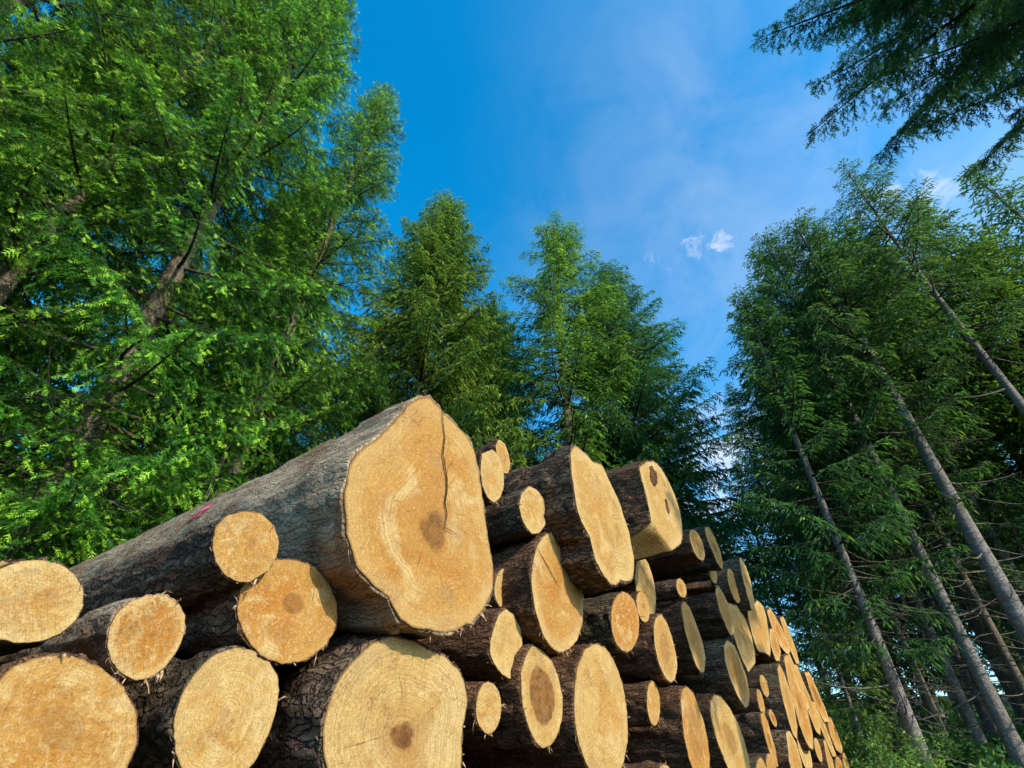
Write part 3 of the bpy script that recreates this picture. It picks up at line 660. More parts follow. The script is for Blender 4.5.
'BH':(0.000,11.940,0.639,[333,350,357,341,322,291,267,243,218,205,192,180,172,164,155,153,152,151,150,150,153,157,161,164,174,187,199,214,231,253,282,306,335,349,359,340,323,290,267,244,221,203,192,180,172,165,159,153,149,150,151,152,153,156,162,168,173,184,199,214,233,252,281,307]),
'BI':(0.000,6.414,0.495,[219,228,233,236,231,227,213,203,193,180,170,163,156,149,142,139,137,135,134,134,134,133,138,142,146,151,156,164,174,187,195,206,221,227,234,235,230,227,213,203,193,181,169,162,156,150,144,138,136,135,134,134,135,136,137,140,146,152,158,164,173,185,197,206]),
'BJ':(0.000,6.832,0.526,[187,188,185,184,185,179,176,175,173,168,165,164,162,159,157,157,158,157,156,157,160,162,163,164,168,173,174,176,180,184,183,185,188,187,185,185,184,179,176,175,173,168,165,164,163,160,157,157,158,158,157,157,159,162,164,165,167,172,175,176,179,183,185,185]),
'BK':(0.000,11.131,0.557,[292,312,328,331,328,305,287,262,240,223,207,192,179,173,166,160,157,154,152,149,150,154,158,162,167,176,184,193,210,228,246,266,294,311,330,330,328,305,287,263,238,222,207,194,181,170,166,161,157,153,153,152,151,151,156,162,168,175,185,195,207,227,247,266]),
'AA0':(-0.350,0.287,0.933,[49,49,50,50,49,49,50,49,48,48,47,46,45,45,45,44,44,44,44,43,43,43,44,44,44,45,46,47,47,47,48,49,49,49,50,50,49,49,50,48,48,48,47,46,45,45,45,44,44,43,44,44,43,43,44,45,44,45,45,47,47,47,48,49])}
CRACKS = {'H':[(-0.020,0.501),(-0.009,0.433),(0.016,0.358),(0.017,0.268),(0.058,0.171),(0.067,0.112),(0.063,0.054),(0.083,0.006),(0.079,-0.052),(0.156,-0.058)],
'M':[(-0.254,0.176),(-0.183,0.122),(-0.102,0.064),(-0.050,0.026),(0.001,-0.012)],
'F':[(0.069,0.082),(0.049,0.050),(0.036,0.020),(0.029,-0.011)],
'E':[(-0.014,-0.022),(-0.009,-0.039),(-0.011,-0.054),(-0.005,-0.069)],
'A':[(-0.022,-0.003),(0.001,0.006),(0.032,0.008)],
'L':[(-0.131,0.061),(-0.073,-0.051),(0.005,-0.185)],
'D':[(-0.033,0.014),(-0.076,0.002)]}
FILL = [(-0.1, 0.28, 0.106), (0.14, 0.28, 0.106), (0.38, 0.28, 0.106), (0.62, 0.28, 0.106), (0.86, 0.28, 0.106), (1.1, 0.28, 0.106), (1.34, 0.28, 0.102), (1.73, 0.28, 0.106), (1.97, 0.28, 0.106), (2.21, 0.28, 0.106), (2.45, 0.28, 0.106), (2.69, 0.28, 0.106), (2.93, 0.28, 0.106), (3.17, 0.28, 0.106), (3.41, 0.28, 0.106), (4.16, 0.28, 0.106), (4.4, 0.28, 0.106), (4.64, 0.28, 0.106), (4.88, 0.28, 0.106), (5.12, 0.28, 0.106), (5.36, 0.28, 0.106), (5.6, 0.28, 0.106), (5.84, 0.28, 0.106), (6.08, 0.28, 0.106), (6.53, 0.28, 0.106), (6.95, 0.28, 0.106), (7.19, 0.28, 0.106), (7.52, 0.28, 0.106), (7.76, 0.28, 0.106), (8.0, 0.28, 0.106), (8.24, 0.28, 0.106), (8.48, 0.28, 0.106), (8.72, 0.28, 0.106), (8.96, 0.28, 0.106), (9.2, 0.28, 0.106), (9.44, 0.28, 0.106), (9.68, 0.28, 0.106), (9.92, 0.28, 0.106), (10.16, 0.28, 0.106), (10.4, 0.28, 0.106), (10.64, 0.28, 0.106), (10.88, 0.28, 0.106), (11.12, 0.28, 0.106), (11.36, 0.28, 0.106), (11.6, 0.28, 0.106), (11.84, 0.28, 0.106), (12.08, 0.28, 0.106)]

# ------------------------------------------------------------------ build the pile
B_ = dict(H='bark_grey', B='bark_grey', C='bark_dark', A='bark_moss', AA0='bark_moss', F='bark_moss', E='bark_red', D='bark_red', G='bark_dark', L='bark_dark', Y='bark_red')
# (heart darkness, tone, heart radius, seed)
FACE = dict(A=(.3,.10,.10), B=(.25,.85,.10), C=(.25,.52,.12), D=(.6,.75,.20), E=(.3,.62,.30), F=(.2,.12,.05), G=(1.0,.02,.15), H=(.85,.62,.17),
 I=(0,.12,.05), J=(0,.45,.05), K=(.1,.15,.06), L=(.1,.28,.05), M=(.1,.70,.05), N=(0,.12,.05), O=(0,.05,.05), P=(.1,.18,.06), Q=(.9,.15,.60),
 R=(0,.16,.05), S=(.0,1.15,.05), T=(.1,.12,.05), U=(.5,.45,.2), V=(.35,.4,.45), W=(.3,.45,.5), Y=(.0,.24,.05), AI=(.2,.95,.25), AK=(.3,.85,.55),
 AM=(.5,.20,.35), AS=(.35,.5,.3), AE=(0,.2,.05), AG=(0,.55,.05), AH=(0,.35,.05), AF=(.1,.4,.05), AD=(.1,.75,.05), AQ=(.1,.9,.05), BI=(.1,.8,.05))
LEN = dict(H=3.9, C=2.4, B=2.5, A=3.2)
DIRS = dict(H=(-.02, .008), C=(-.02, -.05))
LBL = {
'A':'broad tan log end cut by the left picture edge, above the large corner log',
'AA0':'sliver of a log end behind the broad tan one at the left edge',
'B':'grey barked log with an egg shaped orange tan end, right of the left edge log',
'C':'smallest round log on the left, lying in front of the pink marked giant log',
'D':'round log with a torn pale heart, just left of the giant lobed face',
'E':'large tan log end in the bottom left corner with speckled sapwood edge',
'F':'leaning oval log end between the corner log and the dark hearted cream log',
'G':'huge cream log end at the bottom centre with a small dark brown heart',
'H':'giant grey log with a tall lobed orange face split by a long crack',
'I':'narrow pale oval log end at the top right of the giant cracked face',
'J':'small orange slab of a log end perched behind the narrow pale oval at the top',
'K':'small yellow oval log end in front of the rough black bark',
'L':'big log with rough black scaly bark and a long wavy pale face',
'M':'large golden oval log end with a slanting crack, under the small yellow oval log',
'N':'tiny pale log end wedged against the lower right side of the giant cracked face',
'O':'whitish pointed log end directly under the tiny pale log beside the giant face',
'P':'small cream oval log end between the dark hearted and the brown ringed logs',
'Q':'log end with a big brown oval heart inside a wide pale ring',
'R':'large pale speckled oval log end with an orange edge, right of the brown ringed log',
'S':'bright orange oval log end with a thin pale rim, below the wavy pale face',
'T':'pale olive log end half hidden behind the bottom tip of the wavy pale face',
'U':'little yellowish log end in front of the pale olive half hidden one',
'V':'tan log end with rough left bark edge, right below the little yellowish log end',
'W':'long narrow tan log end under the tiny log end with the bark flap above it',
'X':'tiny yellow log end under the loose bark flap',
'X2':'dark stubby log tip with a dull end just under the corner of the squared log',
'Y':'squared log on top with a hollow knot and an undercut orange facet',
'Z':'yellow log end with dark red bark right of the squared log with the knot',
'AA':'thin pale log end leaning on the highest crest right of the squared log',
'AB':'short pale oval log end below the yellow log with dark red bark',
'AC':'very thin pale sliver of a log end near the crest',
'AD':'small orange log end right beside the very thin pale sliver near the crest',
'AE':'tall thin pale log end with grey purple bark on its left, outermost on the crest',
'AF':'broad stepped pale log end under the tall thin one with grey purple bark',
'AG':'orange tan log end overlapping a broad yellow log below the crest',
'AH':'broad yellow log end mostly hidden behind an orange tan one',
'AI':'deep orange log end with a pale rim jutting out under the broad hidden yellow log',
'AJ':'small slim pale log end to the right of the large pale speckled oval',
'AK':'long orange yellow log end with knobbly dark bark at the bottom edge of the picture',
'AL':'white splinter thin log end squeezed between two long log ends at the bottom',
'AB2':'log at the very bottom edge showing only the top of its grey bark',
'AM':'long log end with grey and brown streaks, right of the white splinter thin log',
'AN':'pale narrow log end with thick dark grey bark low on the right',
'AO':'thin pale log end standing beside the tip of the deep orange log',
'AP':'small pale log end above the thin pale one next to the deep orange log',
'AQ':'slim bright orange log end right of the small pale one',
'AR':'tiny pale pointed log end below the slim bright orange one',
'AS':'tall log end with a brown oval heart in the right part of the pile',
'AT':'very long narrow pale log end right next to the tall brown hearted one',
'AU':'narrow pale log end behind and right of the very long narrow one',
'AW':'small pale log end with a grey tip starting the second step of the crest',
'AX':'thin pale log end sloping down right of the grey tipped one on the crest',
'AY':'thin log end hanging under the grey tipped log of the crest',
'AZ':'thin pale log end with grey bark, below the tall brown hearted one',
'BA':'very thin pale log end at the bottom right of the grey bark block',
'BB':'short thin log end at the bottom under the long narrow pale ones',
'BC':'slender log end between the sloping thin crest log and the long narrow pale ones',
'BD':'slender log end at the bottom near the far end of the pile',
'BE':'outermost slender log end at the crest of the far end, nearest to the forest',
'BF':'slender reddish log end below the outermost crest log at the far end',
'BG':'short slender log end on the sloping right edge near the far end',
'BH':'last tiny log end at the far right foot of the pile',
'BI':'small orange log end at the bottom edge under the dark grey barked one',
'BJ':'small pale log end at the bottom edge beside the small orange one',
'BK':'small dark log end beside the last one at the far foot of the pile',
}
made = {}
FOLD = (-0.318, -0.255, -0.270, -0.963, 2.3)     # the undercut facet of the squared log
g_ = random.Random(5)
for key, (o, u, z, rad) in LOGS.items():
    r = [x/1000 for x in rad]; rm = sum(r)/len(r)
    bark = M[B_.get(key, g_.choice(['bark_dark', 'bark_red', 'bark_red', 'bark_moss']))]
    fc = FACE.get(key, (g_.choice([0, .2, .45, .75]), g_.uniform(-.05, 1.1), g_.uniform(.1, .6)))
    ln = LEN.get(key, g_.uniform(2.9, 3.4))
    yaw, pit = DIRS.get(key, (g_.uniform(-.008, .008), g_.uniform(-.01, .002)))
    tilt = (g_.uniform(-.05, .05), g_.uniform(-.05, .05)) if key not in ('H', 'Y') else (0, 0)
    fold = FOLD if key == 'Y' else None
    ra = dict(H=(.03, -.10), G=(-.01, -.03), D=(0, .02)).get(key, (g_.uniform(-.12, .12)*rm, g_.uniform(-.12, .12)*rm))
    root, face, base = build_log(key, o, u, z, r, ln, bark, (*fc, (hash_(key) % 97)/97.0), taper=.72 if key == 'H' else .9,
        yaw=yaw, pitch=pit, hi=True, tilt=tilt, rough=.034 if key in ('L', 'G') else (.014 if key in ('H', 'B', 'C') else .022), flare=1.1 if key == 'H' else .7,
        fold=fold, label=LBL[key], rings_axis=ra)
    made[key] = (root, face, base)
for key, pts in CRACKS.items():
    if key not in ('H', 'M'): continue
    root, face, base = made[key]
    strip('crack', [(x, z - base) for x, z in pts], .0075 if key == 'H' else .005, -.012, M['crack'], face)
for i, (u, z, r) in enumerate(FILL):
    build_log('f%d' % i, g_.uniform(-.05, .04), u, z, [r*(1+.04*math.sin(3*k+i)) for k in range(16)], 3.0, M[g_.choice(['bark_dark', 'bark_red', 'bark_moss'])],
              (.1, g_.uniform(.2, .8), .1, g_.random()), hi=False, label='thin log in the lowest row of the pile, down on the bearer logs')
# two bearer logs under the pile
for i, back in enumerate((.7, 2.5)):
    t = empty('bearer_log', pile(-.4, 0.0, -back), R(90) - AZ)
    tag(t, ['front', 'rear'][i] + ' bearer log lying on the ground lengthwise under the whole timber pile', 'log', 'bearer logs under the pile')
    v, f = tube_arrays(np.stack([np.linspace(0, 12.7, 40), .03*np.sin(np.linspace(0, 9, 40)), np.full(40, .085)], 1), np.linspace(.087, .082, 40), 14)
    obj('bark', mesh_from('bark', v, f[:, ::-1], True), M['bark_dark'], t)

# loose things on the logs: a curled flap of bark, a pink forester's mark, torn shreds
def slab(u0, z0, u1, z1, o0, o1, wid, label):
    a, b = pile(u0, z0, o0), pile(u1, z1, o1)
    t = empty('bark_flap', a)
    tag(t, label, 'bark')
    P = []; n = 14
    for i in range(n):
        f = i/(n-1); c = a.lerp(b, f)
        for k in range(6):
            q = (k/5-.5)
            p = c + EU*(q*wid*(1-.6*f*f)) + Vector((0, 0, -.9*q*q*wid*.8 + .018*noise.noise(c*9 + Vector((k, 0, 0)))))
            P.append(p - a)
    P2 = [p + Vector((0, 0, -.018)) for p in P]
    F = []
    for i in range(n-1):
        for k in range(5):
            F.append([i*6+k, i*6+k+1, (i+1)*6+k+1, (i+1)*6+k])
    N = len(P)
    F2 = [[N+x for x in reversed(q)] for q in F]
    E = []
    for i in range(n-1):
        E.append([i*6, (i+1)*6, N+(i+1)*6, N+i*6]); E.append([(i+1)*6+5, i*6+5, N+i*6+5, N+(i+1)*6+5])
    obj('bark_sheet', mesh_from('bark_sheet', np.array(P+P2), np.array(F+F2+E)), M['bark_red'], t)
slab(5.20, 2.03, 5.24, 2.02, -.6, .25, .34, 'loose curled flap of reddish bark sticking out over the tiny yellow log end')

# pink mark sprayed on the grey bark of the giant log, and shreds of torn bark
def on_log(key, ang, y, nrm=.0):
    """point on the bark of a log, in its own axes"""
    root, face, base = made[key]
    me = [c for c in root.children if c.name.startswith('bark')][0].data
    co = np.empty(len(me.vertices)*3, np.float32); me.vertices.foreach_get('co', co); co = co.reshape(-1, 3)
    nA = 96; rows = co[:(len(co)-1500)//nA*nA].reshape(-1, nA, 3)[:-1]
    i = int(np.argmin(np.abs(rows[:, 0, 1]-y))); j = int((ang+math.pi)/(2*math.pi)*nA) % nA
    c = rows[i].mean(0); p = rows[i, j]; d = p-c; d[1] = 0; d /= np.linalg.norm(d)
    return p + d*nrm
def paint_mark(key, cells, parent_name='bark'):
    root = made[key][0]; bark = [c for c in root.children if c.name.startswith('bark')][0]
    P, F = [], []
    for (a0, y0, a1, y1) in cells:
        k = len(P); n = 8
        for q in range(n+1):
            f = q/n; a = a0+(a1-a0)*f; y = y0+(y1-y0)*f; w = .040*(.6+.6*random.Random(q).random())
            P += [on_log(key, a, y-w, .006), on_log(key, a, y+w, .006)]
        F += [[k+2*q, k+2*q+1, k+2*q+3, k+2*q+2] for q in range(n)]
    obj('paint_mark', mesh_from('paint_mark', np.array(P), np.array(F)), M['paint'], bark)

PC = lambda x, z: math.atan2(z-.368-.0, x)
paint_mark('H', [(PC(-.345, .60), 1.36, PC(-.40, .47), 1.22), (PC(-.37, .53), 1.42, PC(-.40, .47), 1.30)])

# hollow knots in the face of the squared log
K = [[(-0.175, 0.278), (-0.10, 0.335), (-0.024, 0.300), (0.0, 0.251), (-0.03, 0.174), (-0.105, 0.114), (-0.19, 0.10), (-0.205, 0.152)],
     [(0.060, 0.096), (0.095, 0.105), (0.125, 0.049), (0.135, -0.016), (0.09, -0.05), (0.055, -0.019)]]
root, face, base = made['Y']
for pts in K:
    c = np.mean(np.array(pts), 0); n = 40; P = []
    for q in range(n):
        f = q/n*len(pts); a = np.array(pts[int(f) % len(pts)]); b = np.array(pts[(int(f)+1) % len(pts)])
        p = a + (b-a)*(f-int(f)); p = c + (p-c)*(.82 + .30*noise.noise(Vector((p[0]*30, p[1]*30, 3))))
        P.append((p[0], -.010, p[1]-base))
    P.append((c[0], -.009, c[1]-base))
    obj('knot', mesh_from('knot', np.array(P), np.array([[q, (q+1) % n, n] for q in range(n)])), M['knot'], face)

# ------------------------------------------------------------------ trees around the clearing
LIT, DEEP, OLIVE, LEAFY = M['near'], M['deep'], M['olive'], M['leafy']
GT = 'spruces standing around the clearing'
big_left = spruce_meshes(22, 1.0, 3.6, .185, 1, whorl=.46, nb=6, sec=.075, shoot=.135, spacing=.050, width=.26, droop=.52, fresh=.30, gap=.22, hang=.65, dead=44, top_pow=.60, feather=True, secf=.36)
big_left2 = spruce_meshes(21, .8, 3.2, .165, 2, whorl=.50, nb=6, sec=.08, shoot=.13, spacing=.052, width=.26, droop=.40, fresh=.34, gap=.22, hang=.5, dead=40, top_pow=.58, feather=True, secf=.38)
young = spruce_meshes(5.5, .25, 1.9, .06, 15, whorl=.30, nb=6, sec=.08, shoot=.12, spacing=.052, width=.26, droop=.25, fresh=.6, gap=.16, hang=.3, dead=3, top_pow=.75, feather=True, sides=8)
mid_tall = spruce_meshes(19, 1.5, 5.0, .21, 3, whorl=.42, nb=8, sec=.09, shoot=.17, spacing=.056, width=.20, droop=.55, fresh=.12, gap=.14, hang=1.1, dead=10, top_pow=.66, secf=.34)
mid_open = spruce_meshes(18.5, 3.0, 4.6, .20, 4, whorl=.50, nb=6, sec=.09, shoot=.17, spacing=.056, width=.20, droop=.22, fresh=.10, gap=.32, hang=.6, dead=14, top_pow=.60, secf=.32)
mid_dark = spruce_meshes(18.5, 1.0, 5.6, .24, 5, whorl=.46, nb=8, sec=.10, shoot=.19, spacing=.064, width=.20, droop=.30, fresh=.04, gap=.12, hang=.7, dead=8, top_pow=.66, secf=.30)
pole_a = spruce_meshes(14.5, 6.6, 2.9, .155, 6, whorl=.48, nb=6, sec=.085, shoot=.15, spacing=.055, width=.20, droop=.35, fresh=.10, gap=.30, hang=.6, dead=46, top_pow=.6, secf=.34)
pole_b = spruce_meshes(14.8, 4.4, 3.1, .115, 7, whorl=.52, nb=6, sec=.085, shoot=.16, spacing=.057, width=.20, droop=.40, fresh=.08, gap=.30, hang=.6, dead=46, top_pow=.6, secf=.32)
pole_c = spruce_meshes(11.8, 2.2, 2.7, .10, 8, whorl=.44, nb=6, sec=.085, shoot=.16, spacing=.057, width=.20, droop=.45, fresh=.05, gap=.18, hang=.6, dead=32, top_pow=.65, secf=.32)
thin_g = spruce_meshes(15.5, 7.5, 2.5, .12, 9, whorl=.46, nb=5, sec=.09, shoot=.15, spacing=.056, width=.20, droop=.30, fresh=.10, gap=.30, hang=.5, dead=34, top_pow=.5, secf=.32)
over = spruce_meshes(18, 5.5, 4.1, .20, 10, whorl=.38, nb=9, sec=.040, shoot=.115, spacing=.038, width=.30, droop=.20, fresh=.08, gap=.26, hang=.55, dead=4, top_pow=.42, secf=.17, feather=True)
back1 = spruce_meshes(15, 1.0, 3.0, .16, 12, whorl=.5, nb=6, sec=.14, shoot=.23, spacing=.095, width=.22, droop=.42, fresh=.10, gap=.14, hang=.6, dead=16, top_pow=.7, sides=8, secf=.32)
back2 = spruce_meshes(17, 4.5, 2.6, .12, 13, whorl=.5, nb=6, sec=.14, shoot=.23, spacing=.095, width=.22, droop=.38, fresh=.12, gap=.18, hang=.5, dead=30, top_pow=.65, sides=8, secf=.32)
beech = spruce_meshes(16, 5.0, 3.4, .15, 14, whorl=.55, nb=6, sec=.13, shoot=.17, spacing=.09, width=.5, droop=-.25, fresh=.5, gap=.2, hang=.3, dead=8, top_pow=.35, sides=8, bright=.25)

T, TP = M['trunk'], M['trunk_pale']
def tr(az, r, me, leaf, bark, label, rz=0.0, lean=(0, 0), s=1.0, **k):
    return make_tree(polar(az, r), me, leaf, bark, label, GT, rz, lean, s, **k)
# left: sunlit big spruces behind the near end of the pile
tr(-43.5, 8.2, big_left, LIT, TP, 'big sunlit spruce with the thickest pale trunk, behind the giant grey log', .3, (2, -2.5))
tr(-55, 8.6, big_left2, LIT, TP, 'sunlit spruce with pale leaning trunk, left of the thickest pale trunk', 1.2, (1, -3))
tr(-72, 8.8, big_left, LIT, TP, 'bright green spruce filling the left edge of the picture', 2.6, (0, -1), .95)
tr(-32, 9.6, big_left2, LIT, TP, 'tall yellowish spruce with hanging twigs, right of the thickest pale trunk', 3.4, (0, 0), 1.0)
tr(-62, 13.5, mid_tall, LIT, TP, 'spruce seen in the gaps between the left pale trunks, higher up', .9)
tr(-37, 14.5, mid_tall, LIT, T, 'shaded spruce behind the thick pale trunk on the left', 2.2)
YS = ['young bright spruce behind the left edge log, below the bright green spruce', 'young bright spruce at the foot of the thickest pale trunk', 'young bright spruce rising behind the middle of the giant grey log', 'young spruce showing just over the far end of the giant grey log']
for (az, r, s), lb in zip([(-69, 6.6, .9), (-45, 7.2, .8), (-33, 7.6, .9), (-57, 6.9, .75)], YS):
    make_tree(polar(az, r), young, LIT, TP, lb, 'young spruces behind the pile', az*.7, (0, 0), s)
# middle
tr(-13.5, 13.6, mid_tall, OLIVE, T, 'pointed yellow green spruce with curtain like hanging twigs at the middle left', .2, (0, 0), 1.12)
tr(-3.5, 17.5, mid_dark, DEEP, T, 'small dark blue green spruce just right of the pointed yellow green spruce', .5, (0, 0), .98)
tr(8.2, 14.6, mid_open, OLIVE, TP, 'open topped spruce with its pale stem visible, at the middle of the skyline', 1.1, (0, -1.5), 1.11)
tr(15.8, 16.5, mid_dark, DEEP, T, 'broad dark spruce with drooping tiers just right of the open topped spruce', 2.0, (0, 0), 1.06)
tr(-21, 18.0, back1, DEEP, T, 'dark spruce deep behind the pile, left of the pointed yellow green one', 1.0, s=1.1)
# right: tall poles of the forest edge
tr(34.5, 12.2, pole_c, DEEP, T, 'dark spruce leading the right forest edge, its branches hanging low', .3, (0, 0))
tr(40.3, 13.4, pole_b, DEEP, T, 'dark spruce with long bare grey trunk, second from the sky gap on the right', 1.9)
tr(44.4, 13.0, pole_a, DEEP, T, 'spruce with the thickest bare trunk slanting across the right side', .7)
tr(52.3, 13.6, thin_g, DEEP, T, 'sparse spruce with a thin dark trunk showing through its crown, far right', 2.4)
tr(82.5, 6.9, over, DEEP, T, 'near spruce at the top right with dark branches spread against the sky', 1.4)
tr(38.4, 16.5, back2, DEEP, T, 'slim bare trunk spruce between two thicker trunks low on the right', .3)
tr(41.8, 17.5, pole_b, DEEP, TP, 'thin pale stemmed spruce behind the thickest bare trunk', 2.9, s=1.05)
tr(43.6, 19.5, back2, DEEP, T, 'thin dark stemmed spruce low at the right edge behind the thickest bare trunk', 1.7)
tr(47.5, 17.5, beech, LEAFY, T, 'light green leafy tree glowing behind the right trunks', .4, name='leafy_tree')
tr(56.0, 17.0, beech, LEAFY, T, 'light green leafy tree at the right edge under the overhanging dark branches', 2.1, name='leafy_tree', s=.8)
tr(29.4, 19.0, back2, DEEP, TP, 'thin pale pole spruce just beyond the far foot of the pile', .8, s=.72)
tr(31.2, 22.0, back1, DEEP, T, 'dark young spruce beyond the far foot of the pile', 1.8, s=.82)
for i, (az, r, s, lf) in enumerate([(-80, 15, 1.1, LIT), (-50, 19, 1.2, LIT), (-29, 20, 1.15, DEEP), (-8, 23, 1.0, DEEP), (3, 24, .95, DEEP), (12, 25, .9, DEEP), (20, 24, .72, DEEP),
        (24.5, 27, .60, OLIVE), (27.5, 24, .72, OLIVE), (34, 20, 1.0, DEEP), (36.5, 25, 1.15, OLIVE), (40, 23, 1.2, DEEP), (45, 24, 1.2, DEEP), (50, 20, 1.15, DEEP), (55, 18, 1.1, DEEP), (48.5, 28, 1.2, OLIVE), (61, 19, 1.15, DEEP), (32.5, 30, 1.0, DEEP), (38, 32, 1.2, DEEP), (43, 33, 1.2, DEEP), (35, 23, .8, DEEP), (41.5, 21, .8, DEEP), (46.5, 21, .85, DEEP), (52, 24, .9, DEEP), (56.5, 22, .9, DEEP), (33.5, 16.5, .55, DEEP), (39, 27, .9, DEEP), (41.8, 29, .9, DEEP), (44.2, 27, .9, OLIVE), (46.8, 30, .9, DEEP), (36.8, 29, .85, DEEP)]):
    t = make_tree(polar(az, r), (back1, back2)[(i*7) % 3 == 0], lf, T, 'background spruce deep in the shade behind the front row of trees', 'background spruces', i*1.3, (0, 0), s)

for (az, r, s, lb) in [(30.8, 15.0, .8, 'young dark spruce right of the far foot of the pile'), (46.8, 16.5, 1.0, 'young dark spruce at the lower right picture edge')]:
    make_tree(polar(az, r), young, DEEP, T, lb, 'young spruces under the right forest', az, (0, 0), s)
for (az, r, me, s, tk, lb) in [(36.3, 15.5, back2, .8, TP, 'slim pale pole spruce between the two left bare trunks of the right forest'), (45.6, 16.5, back2, .95, T, 'slim grey pole spruce just right of the thickest bare trunk'),
        (42.4, 15.2, back2, .75, TP, 'slender pale pole close behind the thickest bare trunk, low on the right'), (33.2, 17.5, back2, .7, TP, 'slender pole spruce left of the leading dark spruce trunk'), (39.4, 19.0, back2, .85, T, 'slim dark pole spruce seen between the middle bare trunks')]:
    tr(az, r, me, DEEP, tk, lb, az*1.3, (0, 0), s)

# ------------------------------------------------------------------ ground, undergrowth
def ground():
    rs = np.concatenate([[0], np.linspace(.6, 14, 40), np.geomspace(15, 700, 46)]); na = 160
    th = np.arange(na)/na*2*np.pi
    V = [(0, 0, ground_z(0, 0))]; 
    for r in rs[1:]:
        for a in th:
            x, y = r*math.sin(a), r*math.cos(a); V.append((x, y, ground_z(x, y)))
    j = np.arange(na); j1 = (j+1) % na
    tri = np.stack([np.zeros(na, int), 1+j1, 1+j], 1)
    qs = np.vstack([np.stack([1+i*na+j, 1+i*na+j1, 1+(i+1)*na+j1, 1+(i+1)*na+j], 1) for i in range(len(rs)-2)])
    m = NT('forest_floor')
    tc = m.n('ShaderNodeTexCoord'); p = tc.outputs['Object']
    a = m.noise(p, .5, 5, .6); b = m.noise(p, 14, 5, .7); f = m.noise(p, 70, 3, .7)
    c = m.mix(m.step(a, .42, .6), C(.045, .032, .02), C(.022, .045, .014))
    c = m.mix(m.math('MULTIPLY', m.step(b, .5, .68), .7), c, C(.12, .075, .04))
    c = m.mix(m.math('MULTIPLY', m.step(f, .55, .72), .6), c, C(.016, .012, .008))
    m.principled(c, .95, m.bump(m.math('ADD', b, m.math('MULTIPLY', f, .5)), .7, .03), .1)
    o = obj('ground', mesh_from('ground', np.array(V), [tri, qs], True), m.m)
    tag(o, 'brown and green forest floor rising behind the pile', kind='structure')
ground()

def undergrowth():
    g = np.random.default_rng(77); n = 42000
    az = np.radians(np.concatenate([g.uniform(24, 66, n//2), g.uniform(-85, 24, n//2)])); r = np.concatenate([g.uniform(7.5, 30, n//2)**1.0, g.uniform(9.5, 22, n//2)])
    x, y = r*np.sin(az), r*np.cos(az)
    u = x*EU.x + y*EU.y; w = -(x*EN.x + y*EN.y) - DIST       # keep it out of the pile itself
    ok = ~((w > -.6) & (w < 4.4) & (u < 13)) & (np.array([noise.noise(Vector((a*.45, b*.45, 9))) for a, b in zip(x, y)]) > -.15)
    x, y = x[ok], y[ok]
    z = np.array([ground_z(a, b) for a, b in zip(x, y)])
    hh = np.array([.25 + .35*max(0, noise.noise(Vector((a*.8, b*.8, 2)))) for a, b in zip(x, y)])
    P0 = np.stack([x, y, z + hh*g.random(len(x))], 1)
    d = g.normal(size=(len(x), 3)); d[:, 2] = np.abs(d[:, 2])*.6; d /= np.linalg.norm(d, axis=1)[:, None]
    me = shoot_mesh('undergrowth', P0, P0 + d*g.uniform(.08, .22, len(x))[:, None], g.random(len(x))*3, .15+.5*g.random(len(x)), .45, False)
    tag(obj('undergrowth', me, M['deep']), 'low dark green undergrowth covering the forest floor', 'undergrowth', kind='stuff')
undergrowth()
bA, bB = bush_meshes(1.5, .9, 21), bush_meshes(1.1, .8, 22, stems=20, fern=True)
def bush(az, r, me, leaf, label, rz, s):
    t = empty('bush', polar(az, r), rz); t.scale = (s, s, s); tag(t, label, 'bush', 'bushes at the foot of the forest')
    obj('stems', me[0], M['limb'], t); obj('leaves', me[1], leaf, t)
for i, (az, r, k, s, lb) in enumerate([
    (30.6, 12.6, 0, .9, 'green bush right beside the last logs at the far foot of the pile'), (32.3, 10.6, 1, 1.0, 'low green bush in front of the forest, nearest to the far foot of the pile'),
    (33.6, 11.2, 0, .7, 'small bush at the base of the leading dark spruce'), (36.2, 13.6, 1, 1.1, 'ferny bush between two bare trunks at the bottom right'),
    (28.8, 16.0, 0, 1.3, 'bush partly behind the outermost crest logs of the far end')]):
    bush(az, r, (bA, bB)[k], M['deep'], lb, i*1.1, s*.85)
for i, (az, r, s) in enumerate([(-74, 7.2, 1.3), (-66, 7.0, 1.2), (-58, 7.4, 1.2), (-50, 7.6, 1.3), (-44, 9.0, 1.5), (-36, 9.8, 1.4), (-28, 10.5, 1.5), (-20, 12, 1.6)]):
    bush(az, r, (bA, bB)[i % 2], M['near'], 'leafy bush in the shade behind the near part of the pile', i*.9, s)

# ------------------------------------------------------------------ sky, sun, camera
SUN_AZ, SUN_EL = 135.0, 30.0
w = bpy.data.worlds.new('World'); sc.world = w; w.use_nodes = True
nt = w.node_tree; nt.nodes.clear()
class WN(NT):
    def __init__(s, t): s.t = t
m = WN(nt)
out = nt.nodes.new('ShaderNodeOutputWorld'); bg = nt.nodes.new('ShaderNodeBackground')
sky = nt.nodes.new('ShaderNodeTexSky'); sky.sky_type = 'NISHITA'; sky.sun_disc = False
sky.sun_elevation = R(SUN_EL); sky.sun_rotation = R(SUN_AZ); sky.air_density = 1.0; sky.dust_density = .9; sky.ozone_density = 2.5; sky.altitude = 300
hs = nt.nodes.new('ShaderNodeHueSaturation'); hs.inputs['Saturation'].default_value = 1.42; hs.inputs['Value'].default_value = 2.55; hs.inputs['Hue'].default_value = .488
m.set(hs.inputs['Color'], sky.outputs[0])
tc = nt.nodes.new('ShaderNodeTexCoord'); d = tc.outputs['Generated']
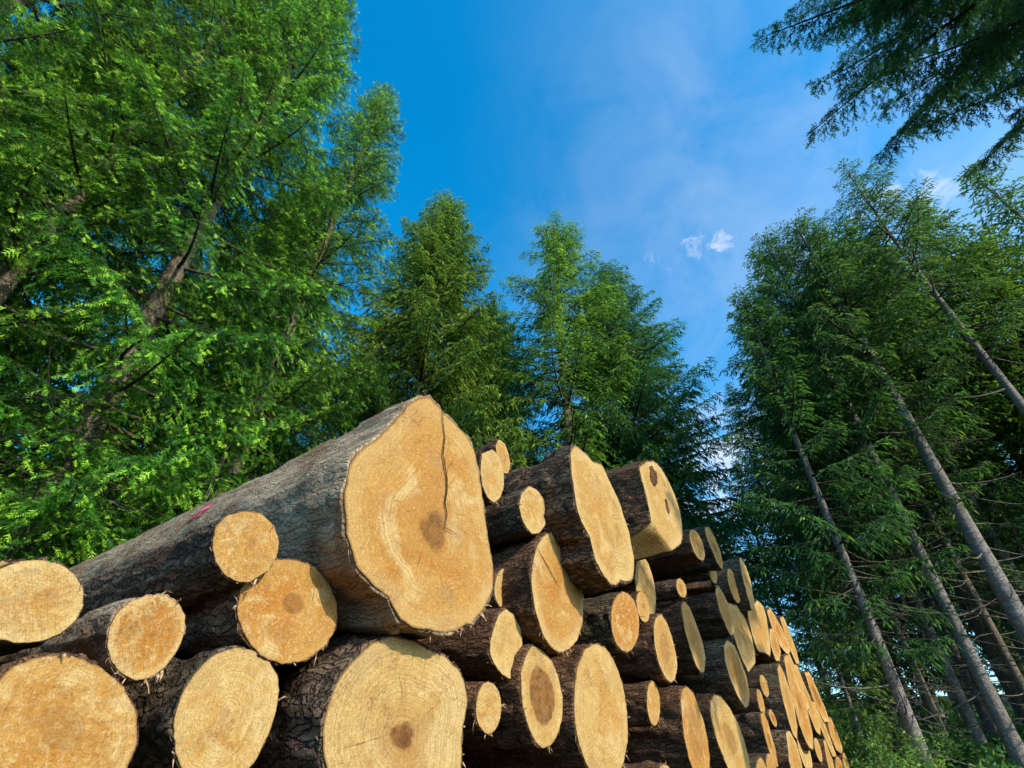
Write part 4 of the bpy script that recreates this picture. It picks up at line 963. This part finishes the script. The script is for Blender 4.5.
def near(v, inner, outer):
    dp = nt.nodes.new('ShaderNodeVectorMath'); dp.operation = 'DOT_PRODUCT'; m.set(dp.inputs[0], d); dp.inputs[1].default_value = Vector(v).normalized()
    return m.step(dp.outputs['Value'], math.cos(R(outer)), math.cos(R(inner)))
wisp = m.noise(d, 22, 6, .62, .6); soft = m.noise(d, 5, 5, .6, .4)
cl = None
for v, a, b, lo, hi, st in [((.359,.545,.757), .2, 3.4, .42, .78, .8), ((.325,.55,.771), .1, 1.7, .47, .66, .5), ((.267,.593,.76), .1, 2.6, .54, .7, .35), ((.595,.418,.686), .5, 6.0, .44, .72, .55), ((.411,.819,.401), 1.5, 12, .34, .66, .7), ((.62,.5,.6), 3, 16, .50, .7, .3)]:
    k = m.math('MULTIPLY', m.math('MULTIPLY', near(v, a, b), m.step(wisp, lo, hi)), st)
    cl = k if cl is None else m.math('MAXIMUM', cl, k)
for v, a, b, st in [((.30,.25,.92), 2, 24, .06), ((.60,.47,.65), 4, 45, .24)]:
    k = m.math('MULTIPLY', m.math('MULTIPLY', near(v, a, b), m.step(soft, .15, .8)), st)
    cl = m.math('MAXIMUM', cl, k)
col = m.mix(cl, hs.outputs[0], C(7.0, 7.4, 7.9))
m.set(bg.inputs[0], col); bg.inputs[1].default_value = .15
nt.links.new(bg.outputs[0], out.inputs[0])

sd = Vector((math.sin(R(SUN_AZ))*math.cos(R(SUN_EL)), math.cos(R(SUN_AZ))*math.cos(R(SUN_EL)), math.sin(R(SUN_EL))))
L = bpy.data.lights.new('sun', 'SUN'); L.energy = 5.0; L.angle = R(.5); L.color = (1.0, .93, .80)
lo = bpy.data.objects.new('sun', L); lo.rotation_euler = sd.to_track_quat('Z', 'Y').to_euler(); lo.location = sd*40; COL.objects.link(lo)

cam = bpy.data.cameras.new('camera'); cam.sensor_width = 36; cam.lens = 490/1024*36; cam.clip_end = 3000; cam.clip_start = .05
co = bpy.data.objects.new('camera', cam); COL.objects.link(co)
r_, u_, f_ = Vector((0.9997465537824209, -0.013767213607258943, 0.017812692936919634)), Vector((-0.022512845226067772, -0.6113720509705487, 0.7910230003557999)), Vector((0, 0.79122353296749, 0.6115270401858311))
mw = Matrix((r_, u_, -f_)).transposed().to_4x4(); mw.translation = (0, 0, CAM_Z)
co.matrix_world = mw
sc.camera = co
sc.render.resolution_x, sc.render.resolution_y = 1024, 768
sc.view_settings.view_transform = 'Standard'; sc.view_settings.look = 'None'; sc.view_settings.exposure = 0
sc.cycles.max_bounces = 4; sc.cycles.diffuse_bounces = 3; sc.cycles.transmission_bounces = 2; sc.cycles.glossy_bounces = 2
